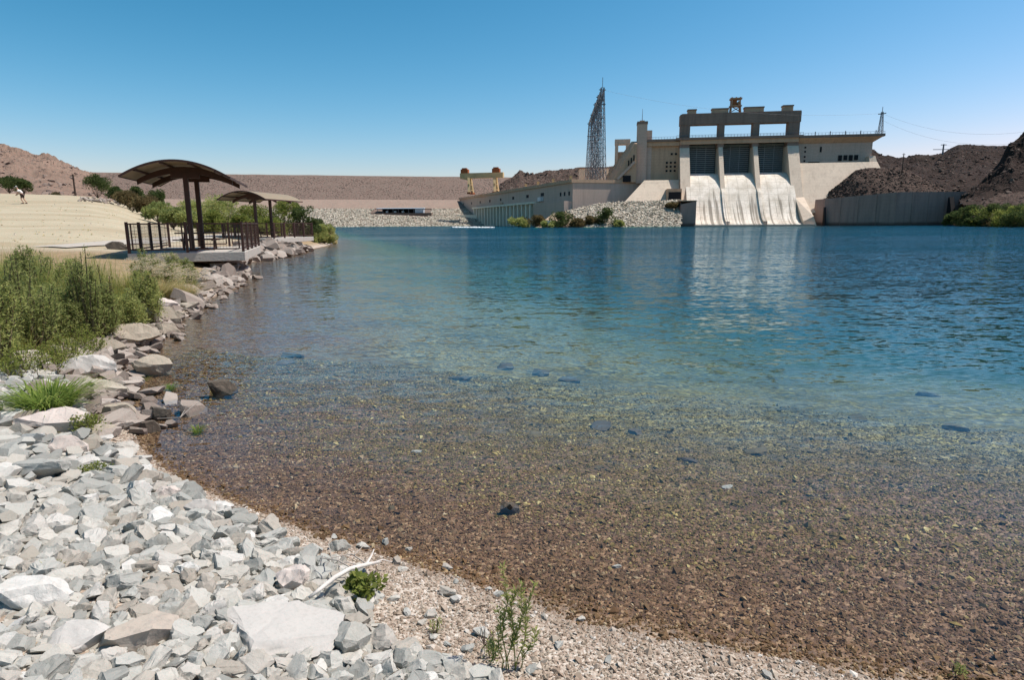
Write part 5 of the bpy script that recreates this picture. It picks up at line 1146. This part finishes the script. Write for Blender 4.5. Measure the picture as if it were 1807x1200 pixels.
# fountain grasses with pale plumes
for px, py, h, r, lab in [(238, 522, 0.95, 0.5, 'leftmost fountain grass with pale plumes'), (284, 530, 0.92, 0.55, 'middle fountain grass with pale plumes'), (326, 532, 0.85, 0.55, 'rightmost straw coloured fountain grass leaning over the stones'), (268, 508, 0.95, 0.5, 'fountain grass behind the other three')]:
    e = empty('fountain_grass', tuple(on(px, py)), 0, lab, 'grass clump', 'fountain grasses beside the near deck')
    V, F = blades(900, h, r, 0.008, 0.42, (0.22, -0.05)); np_mesh('blades', V, F, 'straw', e)
    V, F = blades(220, h * 0.62, r * 0.8, 0.010, 0.3, (0.1, 0)); np_mesh('green_blades', V, F, 'lush', e)
    n = 110; a = rng.uniform(0, 2 * pi, n); q = r * np.sqrt(rng.random(n)); L = h * rng.uniform(0.75, 1.15, n)
    C_ = np.stack([np.cos(a) * q * 0.9 + 0.25 * L, np.sin(a) * q * 0.9, L * 0.85], -1); Cs = []; Ds = []
    for k in range(14):
        t = k / 14; Cs.append(C_ + np.stack([0.17 * t + 0 * a, 0 * a, 0.07 * t - 0.05 * t * t + 0 * a], -1) + rng.normal(0, 0.004, (n, 3))); Ds.append(rng.normal(size=(n, 3)) * 0.7 + np.array([1.0, 0, 0.4]))
    V, F = leaf_faces(np.concatenate(Cs), 0.04, 0.009, np.concatenate(Ds)); np_mesh('plumes', V, F, 'plume', e)
# tufts among the stones
p = on(68, 735); tuft('big_grass_tuft', (p[0], p[1] + 0.15, p[2]), 0.46, 0.52, 620, 0.016, 'big tuft of broad green grass among the pale stones', 'lush', 0.45)
p = on(140, 768); shrub('leafy_plant', p, 0.22, 0.20, 'small dark green plant between boulders at the waterline', 'green', 26, 40, 0.035, 0.014, 'plant', spread=0.3, upright=0.3)
p = on(165, 838); shrub('leafy_plant', p, 0.10, 0.09, 'tiny green plant among stones at the waterline corner', 'green', 12, 26, 0.025, 0.011, 'plant', spread=0.3, upright=0.3)
p = on(115, 762); shrub('leafy_plant', (p[0], p[1], p[2]), 0.14, 0.12, 'low green sprig beside the pink white boulder', 'green', 14, 26, 0.03, 0.012, 'plant', spread=0.3, upright=0.3)
for px, py, h, r, lab in [(243, 676, 0.13, 0.16, 'bright green tuft at the water beside the peaked boulder'), (300, 684, 0.08, 0.14, 'sparse green tuft standing in the shallows'), (349, 760, 0.10, 0.10, 'small lone green tuft in the shallow water'), (196, 640, 0.16, 0.18, 'grass tuft between boulders on the shore')]:
    p = gz(px, py, 0.0); tuft('water_tuft', (p[0], p[1], -0.04), h + 0.05, r, 90, 0.008, lab, 'lush', 0.4)
# twig in the shallows
a = gz(278, 739, 0.02); b = gz(318, 737, 0.07); c = gz(357, 706, 0.20); d = gz(322, 716, 0.14); f_ = gz(320, 742, 0.02)
tw_ = empty('floating_twig', tuple(a), 0, 'thin pale forked twig sticking out of the shallows', 'branch')
rel = lambda q: tuple(np.array(q) - a)
MB().tube([rel(a), rel(b), rel((b + c) / 2 + np.array([0, 0, 0.015])), rel(c)], [0.006, 0.007, 0.006, 0.003], 5).build('stem', 'twig', tw_)
MB().tube([rel((b + c) / 2), rel(d), rel(d + np.array([-0.05, 0.05, 0.03]))], [0.005, 0.004, 0.002], 5).build('side_twig', 'twig', tw_)
MB().tube([rel(f_), rel(b), rel(b + np.array([0.0, 0.1, 0.05]))], [0.004, 0.006, 0.003], 5).build('side_twig', 'twig', tw_)
# bleached driftwood
def upz(px, py, dz):
    """a point dz above the ground on the sight line of a photo pixel"""
    p = on(px, py); z = p[2]
    for _ in range(4): q = gz(px, py, z + dz); z = T(q[0], q[1])
    return np.array([q[0], q[1], z + dz])
a = upz(545, 1056, 0.05); dw = empty('driftwood_branch', tuple(a), 0, 'bleached white driftwood branch with bare twigs on the stones', 'branch')
rel = lambda q: tuple(np.array(q) - a)
P_ = [upz(545, 1056, 0.05), upz(565, 1040, 0.09), upz(590, 1020, 0.11), upz(618, 1004, 0.12), upz(650, 996, 0.10), upz(672, 992, 0.07)]
MB().tube([rel(q) for q in P_], [0.008, 0.011, 0.013, 0.013, 0.012, 0.005], 8).build('stem', 'bleached', dw, True)
for pts_, rad in [([(645, 998, 0.10), (655, 982, 0.12), (660, 970, 0.13)], 0.008), ([(655, 995, 0.09), (675, 988, 0.08), (692, 992, 0.06)], 0.006), ([(640, 1000, 0.1), (610, 992, 0.15), (590, 1000, 0.13)], 0.005), ([(648, 996, 0.1), (620, 978, 0.15), (585, 985, 0.14), (575, 1000, 0.10)], 0.005),
                  ([(620, 1003, 0.12), (598, 990, 0.17), (566, 985, 0.14), (560, 1000, 0.08)], 0.005), ([(585, 985, 0.14), (580, 960, 0.16), (588, 945, 0.18)], 0.004), ([(625, 980, 0.15), (640, 965, 0.15)], 0.004), ([(600, 1012, 0.11), (597, 985, 0.16), (605, 975, 0.17)], 0.004)]:
    MB().tube([rel(upz(*q)) for q in pts_], [rad * (1 - 0.6 * k / (len(pts_) - 1)) for k in range(len(pts_))], 5).build('twig', 'bleached' if rad > 0.0055 else 'twig', dw)
# plants on the beach
p = on(648, 1056); shrub('leafy_sprig', p, 0.155, 0.085, 'dark green broad-leaved sprig beside the driftwood', 'green', 12, 24, 0.042, 0.030, 'plant', spread=0.3, upright=0.2)
base = on(893, 1190); tw_ = empty('tall_weed', tuple(base), 0, 'tall thin green weed with narrow leaves standing on the gravel', 'weed')
for tx, ty, bx, w in [(893, 985, 890, 0.5), (925, 1015, 905, 0.8), (908, 1030, 898, 0.9), (940, 1020, 912, 0.6), (950, 1110, 915, 0.5), (880, 1060, 885, 0.4), (870, 1120, 868, 0.4)]:
    b = on(bx, 1185); t_ = b + np.array([(tx - bx) / FPX * 2.9, 0.02, 0]); h_ = (1185 - ty) / FPX * 2.75; t_[2] = b[2] + h_
    pts_ = [b + (t_ - b) * k / 6 + np.array([0.012 * sin(k * 1.7 + tx), 0.01 * cos(k * 2.1), 0]) for k in range(7)]
    sm = MB().tube([tuple(q - base) for q in pts_], [0.0035 * (1 - k / 8) for k in range(7)], 5).build('stem', 'palegreen', tw_)
    m_ = int(170 * h_ / 0.5 * w + 40); t = 0.25 + 0.75 * rng.random(m_); P_ = np.stack([np.interp(t, np.linspace(0, 1, 7), np.array(pts_)[:, j]) for j in range(3)], -1) - base
    D_ = rng.normal(size=(m_, 3)); D_[:, 2] = 0.55 + np.abs(D_[:, 2]) * 0.5
    V, F = leaf_faces(P_, 0.032 * rng.uniform(0.6, 1.3, m_), 0.0075, D_); np_mesh('leaves', V, F, 'palegreen', tw_)
for px, py, h, lab in [(768, 1118, 0.10, 'tiny green seedling on the gravel left of the tall weed'), (868, 1165, 0.13, 'short sparse sprig at the left foot of the tall weed'), (1690, 1196, 0.07, 'yellowish sprig at the bottom edge on the far right'), (90, 1010, 0.06, 'tiny sprig among the loose stones')]:
    shrub('seedling', on(px, py), h, 0.03, lab, 'palegreen', 4, 22, 0.022, 0.006, 'seedling', spread=0.5)
p = on(855, 1140); dry_ = empty('dead_sprig', tuple(p), 0, 'dark dead sprig beside the tall weed', 'branch')
for k in range(9):
    a_ = rng.uniform(0, 2 * pi); L = rng.uniform(0.05, 0.12); MB().tube([(0, 0, 0.0), (cos(a_) * L * 0.5, sin(a_) * L * 0.5, 0.03), (cos(a_) * L, sin(a_) * L, 0.035)], [0.003, 0.002, 0.001], 4).build('twig', 'wood', dry_)

# trees and bushes behind the decks and across the river
def gat(px, D, dz=-0.05):
    p = at(px, 395, D); return (p[0], p[1], T(p[0], p[1]) + dz)
def top_h(px, ytop, D, base):
    return at(px, ytop, D)[2] - base[2]
for px, yt, D, w, mt, nm, lab in [
    (400, 343, 58, 70, 'palegreen', 'mesquite_tree', 'pale yellow green tree between the two shelters'), (450, 362, 60, 70, 'green', 'green_tree', 'green tree left of the farther shelter columns'), (505, 352, 62, 66, 'green', 'green_tree', 'tall green tree behind the farther shelter'),
    (537, 362, 60, 44, 'darkgreen', 'green_tree', 'dark green tree right of the farther shelter'), (345, 352, 66, 60, 'palegreen', 'green_tree', 'pale green tree seen between the columns of the near shelter'), (375, 372, 52, 44, 'green', 'green_bush', 'green bush right of the near shelter columns'), (470, 385, 56, 60, 'green', 'green_bush', 'low green bush behind the farther railing'),
    (428, 380, 54, 40, 'green', 'green_bush', 'green bush behind the corner of the nearer railing')]:
    b = gat(px, D); h = top_h(px, yt, D, b); r = w * D / FPX / 2; tree(nm, b, h, r, lab, mt, 44, 190, 0.15, 0.6, 'bush' if 'bush' in nm else 'tree', 'greenery behind the decks', 0.9, 0.05)
for px, yt, D, w, mt, lab in [(555, 380, 64, 40, 'darkgreen', 'dark bush at the tip of the bank, behind the yellow green one'), (570, 396, 62, 38, 'palegreen', 'yellow green bush hanging over the water at the tip of the bank'), (552, 402, 60, 36, 'palegreen', 'yellow green bush right of the farther deck slab'), (578, 408, 66, 26, 'straw', 'straw coloured bush at the water at the tip of the bank')]:
    p = at(px, 395, D); b = (p[0], p[1], max(T(p[0], p[1]), -0.2)); h = top_h(px, yt, D, b); tree('shore_bush', b, h, w * D / FPX / 2, lab, mt, 24, 260, 0.15, 0.4, 'bush', 'bushes at the tip of the bank', 0.9, 0.03)
for px, yt, D, w, mt, lab, nm in [(25, 311, 92, 44, 'darkgreen', 'dark tree on the sand lot behind the walking person, left one', 'dark_tree'), (50, 315, 94, 30, 'darkgreen', 'dark tree on the sand lot behind the walking person, right one', 'dark_tree'), (178, 307, 100, 46, 'darkgreen', 'dark round tree right of the wooden pole', 'dark_tree'), (210, 327, 98, 26, 'darkgreen', 'small dark tree right of the round one', 'dark_tree'),
    (243, 330, 90, 36, 'darkgreen', 'dark bush above the olive brown bushes', 'dark_bush'), (278, 334, 80, 44, 'darkgreen', 'dark green bush left of the near shelter columns', 'dark_bush'), (232, 338, 76, 48, 'olive', 'olive brown bush at the edge of the sand lot', 'brown_bush'), (262, 345, 70, 50, 'olive', 'olive brown bush nearest the sand lot edge', 'brown_bush'),
    (280, 357, 60, 50, 'sage', 'grey green bush on the sand slope, left one', 'grey_bush'), (305, 368, 54, 46, 'sage', 'grey green bush on the sand slope, right one', 'grey_bush'), (330, 372, 52, 40, 'palegreen', 'pale bush at the foot of the sand slope', 'grey_bush'), (108, 340, 112, 22, 'olive', 'small dry bush at the foot of the desert hill', 'dry_bush')]:
    b = gat(px, D); h = max(1.0, top_h(px, yt, D, b)); tree(nm, b, h, w * D / FPX / 2, lab, mt, 22, 200, 0.22, 0.5, 'tree' if 'tree' in nm else 'bush', 'bushes around the sand lot', 0.85, 0.1)
for px, yt, D, w, mt, lab in [(915, 384, 300, 40, 'palegreen', 'yellow green bush at the water in front of the bay piers'), (945, 381, 296, 44, 'olive', 'olive bush right of the yellow green one at the water'), (992, 374, 292, 52, 'darkgreen', 'dark green bush left of the small white sign by the water'), (1020, 385, 290, 26, 'olive', 'low olive bush between the two dark green ones'),
    (1066, 367, 292, 46, 'darkgreen', 'tallest dark green bush on the stone slope'), (1044, 381, 292, 26, 'olive', 'dull bush on the left side of the tallest one'), (1092, 390, 288, 22, 'palegreen', 'low yellow green bush at the water right of the tallest one'), (1187, 358, 303, 22, 'olive', 'lone bush high on the stone slope near the training wall'), (1088, 364, 312, 12, 'olive', 'tiny dry bush at the top of the stone slope'), (970, 391, 289, 30, 'palegreen', 'low bush beside the small white sign')]:
    p = at(px, 395, D); zb = 9.5 if px in (1187, 1088) else 0.2; b = (p[0], p[1], zb); h = top_h(px, yt, D, b); tree('far_bush', b, h, w * D / FPX / 2, lab, mt, 22, 130, 0.75, 2.0, 'bush', 'bushes on the far shore', 0.8, 0.05)
RB = [(1688, 372, 228, 40), (1712, 362, 222, 48), (1738, 366, 214, 52), (1762, 360, 206, 56), (1788, 364, 198, 60), (1815, 358, 190, 70), (1725, 384, 214, 40), (1760, 385, 204, 46), (1797, 386, 194, 52)]
rl_ = ['first', 'second', 'third', 'fourth', 'fifth', 'sixth']
for i, (px, yt, D, w) in enumerate(RB):
    p = at(px, 395, D); zb = 0.0; b = (p[0], p[1], zb); h = top_h(px, yt, D, b)
    lab = f'{rl_[i]} green bush on the right bank counted from the retaining wall' if i < 6 else ['low bush at the water on the right bank, nearest the wall', 'low bush at the water in the middle of the right bank', 'low bush at the water nearest the right edge'][i - 6]
    tree('bank_bush', b, h, w * D / FPX / 2, lab, ['darkgreen', 'darkgreen', 'green', 'darkgreen', 'green', 'darkgreen', 'darkgreen', 'olive', 'darkgreen'][i], 26, 190, 0.5, 1.5, 'bush', 'bushes on the right bank', 0.8, 0.03)

# ================================================================== SMALL THINGS
# white sign on the far shore
p = at(969, 397, 288); sg = empty('shore_sign', (p[0], p[1], 0.3), 0, 'small white sign at the water below the bay piers', 'sign')
MB().box(-1.1, 1.1, -0.06, 0.06, 0.9, 2.6).build('board', 'white', sg)
for x in (-0.8, 0.8): MB().box(x - 0.08, x + 0.08, 0.07, 0.2, -1.5, 2.5).build('post', 'lattice', sg)
# open carport at the foot of the embankment
p0 = at(664, 375, 497); p1 = at(748, 375, 497); L = p1[0] - p0[0]
cp = empty('carport', (p0[0], p0[1], p0[2] - 0.4), 0, 'long low carport with a pale blue roof at the foot of the embankment', 'carport')
MB().hexa([(0, 0, 3.2), (L, 0, 3.2), (L, 9, 3.7), (0, 9, 3.7)], [(0, 0, 3.7), (L, 0, 3.7), (L, 9, 4.2), (0, 9, 4.2)]).build('roof', 'paleblue', cp)
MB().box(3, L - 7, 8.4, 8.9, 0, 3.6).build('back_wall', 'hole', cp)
MB().box(L - 7, L - 0.5, 0.3, 8.9, -1, 3.2).build('store_room', 'paleblue', cp)
for k in range(8): x = 1 + (L - 9) * k / 7; MB().box(x - 0.15, x + 0.15, 0.3, 0.6, -2, 3.2).build('post', 'lattice', cp)
tag(MB().box(p0[0] - 6, p1[0] + 6, p0[1] - 2, p0[1] + 16, p0[2] - 4, p0[2] - 0.42).build('parking_terrace', 'embank'), kind='structure')
for i, x in enumerate((8, 14.5, 20.5)):
    v_ = empty('parked_car', (p0[0] + x, p0[1] + 4.2, p0[2] - 0.4), R(90), ['leftmost white car under the carport', 'middle white car under the carport', 'rightmost white car under the carport'][i], 'car', 'cars under the carport')
    MB().prism_y([(-2.3, 0.35), (2.3, 0.35), (2.3, 0.95), (1.2, 1.05), (0.6, 1.65), (-1.7, 1.7), (-2.3, 1.1)], -0.9, 0.9).build('body', 'white', v_, bevel=0.08)
    MB().prism_y([(1.1, 1.08), (0.55, 1.6), (-1.6, 1.62), (-2.0, 1.12)], -0.92, 0.92).build('window', 'glass', v_)
    for wx in (-1.4, 1.4):
        for wy in (-0.85, 0.85): MB().tube([(wx, wy - 0.12, 0.34), (wx, wy + 0.12, 0.34)], 0.34, 12).build('wheel', 'hole', v_)
# foam where the turbines discharge
V = []; n = 90
fp = [at(795 + 78 * k / n, 399.5, 330 - 40 * k / n) for k in range(n + 1)]
for k, p in enumerate(fp):
    w_ = 6 * (0.5 + random.random()) * sin(pi * k / n) ** 0.4
    for j in range(4): V.append((p[0], p[1] - w_ / 2 + w_ * j / 3, 0.12 + (0.35 * random.random() if j in (1, 2) else -0.2)))
tag(np_mesh('foam', np.array(V), grid_faces(n + 1, 4), 'white'), 'white foam line on the water before the bay piers', 'foam', kind='stuff')
# boulder beside the deck's left end
boulder('dark_boulder', 203, 440, 30, 18, 'dark boulder on the path left of the near deck', 'wetrock', 4, 0.2, 0.8)
# stones along the sand lot edge
e = []
for _ in range(160):
    px = random.uniform(140, 300); p = on(px, np.interp(px, [140, 215, 300], [352, 358, 385]) + random.gauss(0, 2)); e.append((p[0], p[1], random.uniform(0.08, 0.3)))
e = np.array(e); q = rng.uniform(0.75, 1.25, (len(e), 3))
stone_mass('lot_edge_stones', np.stack([e[:, 0], e[:, 1], tz(e[:, 0], e[:, 1]) + e[:, 2] * 0.3], -1), e[:, 2:3] * q, 'bould_isl', 'small rocks along the upper edge of the sand lot', 'stones', TPL)

n = 420; gpx = rng.uniform(-40, 420, n); gpy = rng.uniform(352, 428, n)
gp = np.array([on(a_, b_) for a_, b_ in zip(gpx, gpy)]); gk = shore_dist(gp[:, 0], gp[:, 1]) > 2.5; gp = gp[gk]
S = (0.012 + 0.045 * rng.random((len(gp), 1)) ** 3) * rng.uniform(0.7, 1.3, (len(gp), 3))
stone_mass('sand_lot_stones', gp + np.array([0, 0, 0.005]), S, 'far_riprap', 'small stones and clods strewn over the sand lot', 'stones', TPL_S)
Vg = []; Fg = []; off = 0
for p in gp[:130]:
    V, F = blades(12, random.uniform(0.06, 0.18), 0.12, 0.012, 0.3); Vg.append(V + p); Fg.append(F + off); off += len(V)
tag(np_mesh('dry_weeds', np.concatenate(Vg), np.concatenate(Fg), 'straw'), 'dry weeds dotted over the sand lot', 'weeds', kind='stuff')
n = 14000; cx = rng.uniform(0.05, 0.80, n) * (len(cr) - 1); i0 = cx.astype(int); base = cra[i0] + (cra[np.minimum(i0 + 1, len(cr) - 1)] - cra[i0]) * (cx - i0)[:, None]
off = -2 - 108 * rng.random(n); zz = 47.3 + np.interp(off, [-115, -84, -80, -40, 0], [-34, -25.7, -25.5, -12.5, 0])
stone_mass('embankment_rubble', np.stack([base[:, 0], base[:, 1] + off, zz], -1), rng.uniform(0.18, 0.5, (n, 3)), 'rubble', 'brown rubble covering the upper face of the embankment', 'stones', TPL_S)
for hn, n, s0, s1, mt, lab in (('rocky_mound', 2200, 0.15, 0.6, 'darkrubble', 'loose brown rock on the mound behind the retaining wall'), ('far_ridge', 2200, 0.25, 1.1, 'darkrubble', 'dark loose rock on the far ridge'), ('rock_cliff', 1500, 0.2, 1.0, 'darkrubble', 'dark loose rock on the cliff at the right edge'),
                               ('desert_hill', 2500, 0.15, 0.9, 'rubble', 'loose brown rock on the desert hill'), ('rocky_hill', 900, 0.3, 1.2, 'rubble', 'loose rock on the hill behind the powerhouse'), ('river_bank', 1200, 0.1, 0.5, 'darkrubble', 'loose brown rock on the right bank')):
    X, Y, Z = HILLS[hn]; i0 = rng.integers(1, X.shape[0] - 1, n); j0 = rng.integers(0, X.shape[1] - 1, n); f = rng.random((n, 2)); g2 = lambda A: A[i0, j0] + (A[i0, j0 + 1] - A[i0, j0]) * f[:, 0] + (A[i0 - 1, j0] - A[i0, j0]) * f[:, 1]
    S = (s0 + (s1 - s0) * rng.random((n, 1)) ** 3) * rng.uniform(0.7, 1.3, (n, 3)) * np.array([1.2, 1, 0.8])
    stone_mass(hn + '_rubble', np.stack([g2(X), g2(Y), g2(Z)], -1), S, mt, lab, 'stones', TPL_S)
# ------------------------------------------------------------------ the person on the sand lot
def skin_body(name, verts, edges, rad, mat, parent):
    me = bpy.data.meshes.new(name); me.from_pydata(verts, edges, []); me.update(); o = link(name, me, mat, parent)
    md = o.modifiers.new('skin', 'SKIN'); md.use_smooth_shade = True
    for i, r_ in enumerate(rad): me.skin_vertices[0].data[i].radius = (r_, r_) if not hasattr(r_, '__len__') else r_
    me.skin_vertices[0].data[0].use_root = True
    sb = o.modifiers.new('sub', 'SUBSURF'); sb.levels = 1; sb.render_levels = 2; return o
pp = on(42, 362); D_ = 64.0; p = at(42, 362.5, D_)
pe = empty('person', (p[0], p[1], T(p[0], p[1])), R(200), 'person in white shirt, dark shorts and cap bending forward on the sand lot', 'person')
# local: +x is where the person faces; hips at 0.9, trunk bent forward
bv = [(0, 0, 0.92), (0.09, 0, 1.12), (0.24, 0, 1.34), (0.30, 0, 1.42), (0.37, 0, 1.52), (0.40, 0, 1.62),
      (0.02, 0.10, 0.86), (0.10, 0.11, 0.47), (-0.06, 0.11, 0.08), (0.10, 0.12, 0.03),
      (-0.02, -0.10, 0.86), (-0.06, -0.11, 0.47), (-0.26, -0.11, 0.10), (-0.12, -0.12, 0.03),
      (0.22, 0.19, 1.32), (0.30, 0.23, 1.05), (0.46, 0.18, 0.86), (0.52, 0.16, 0.80),
      (0.22, -0.19, 1.32), (0.32, -0.23, 1.05), (0.48, -0.18, 0.88), (0.54, -0.16, 0.82)]
be = [(0, 1), (1, 2), (2, 3), (3, 4), (4, 5), (0, 6), (6, 7), (7, 8), (8, 9), (0, 10), (10, 11), (11, 12), (12, 13), (2, 14), (14, 15), (15, 16), (16, 17), (2, 18), (18, 19), (19, 20), (20, 21)]
br_ = [(0.13, 0.15), (0.13, 0.15), (0.13, 0.17), 0.06, 0.085, 0.09, 0.09, 0.062, 0.045, 0.04, 0.09, 0.062, 0.045, 0.04, 0.062, 0.048, 0.035, 0.035, 0.062, 0.048, 0.035, 0.035]
skin_body('body', bv, be, br_, 'skin', pe)
skin_body('shirt', [(0.01, 0, 0.95), (0.09, 0, 1.12), (0.235, 0, 1.33), (0.27, 0, 1.39), (0.22, 0.19, 1.32), (0.27, 0.22, 1.15), (0.22, -0.19, 1.32), (0.28, -0.22, 1.15)], [(0, 1), (1, 2), (2, 3), (2, 4), (4, 5), (2, 6), (6, 7)], [(0.155, 0.175), (0.155, 0.18), (0.155, 0.195), 0.08, 0.085, 0.075, 0.085, 0.075], 'shirt', pe)
skin_body('shorts', [(0, 0, 0.93), (0.02, 0.10, 0.86), (0.08, 0.11, 0.56), (-0.02, -0.10, 0.86), (-0.05, -0.11, 0.56)], [(0, 1), (1, 2), (0, 3), (3, 4)], [(0.15, 0.17), 0.105, 0.09, 0.105, 0.09], 'shorts', pe)
MB().tube([(0.36, 0, 1.60), (0.41, 0, 1.70), (0.42, 0, 1.745)], [0.105, 0.10, 0.05], 12).build('cap', 'shirt', pe, True)
MB().box(0.44, 0.60, -0.09, 0.09, 1.575, 1.595).build('cap_brim', 'shirt', pe)
for q_ in ((0.05, 0.115, 0.0), (-0.18, -0.115, 0.0)): MB().hexa([(q_[0] - 0.13, q_[1] - 0.05, 0), (q_[0] + 0.15, q_[1] - 0.05, 0), (q_[0] + 0.15, q_[1] + 0.05, 0), (q_[0] - 0.13, q_[1] + 0.05, 0)], [(q_[0] - 0.11, q_[1] - 0.045, 0.11), (q_[0] + 0.08, q_[1] - 0.04, 0.07), (q_[0] + 0.08, q_[1] + 0.04, 0.07), (q_[0] - 0.11, q_[1] + 0.045, 0.11)]).build('shoe', 'shorts', pe)
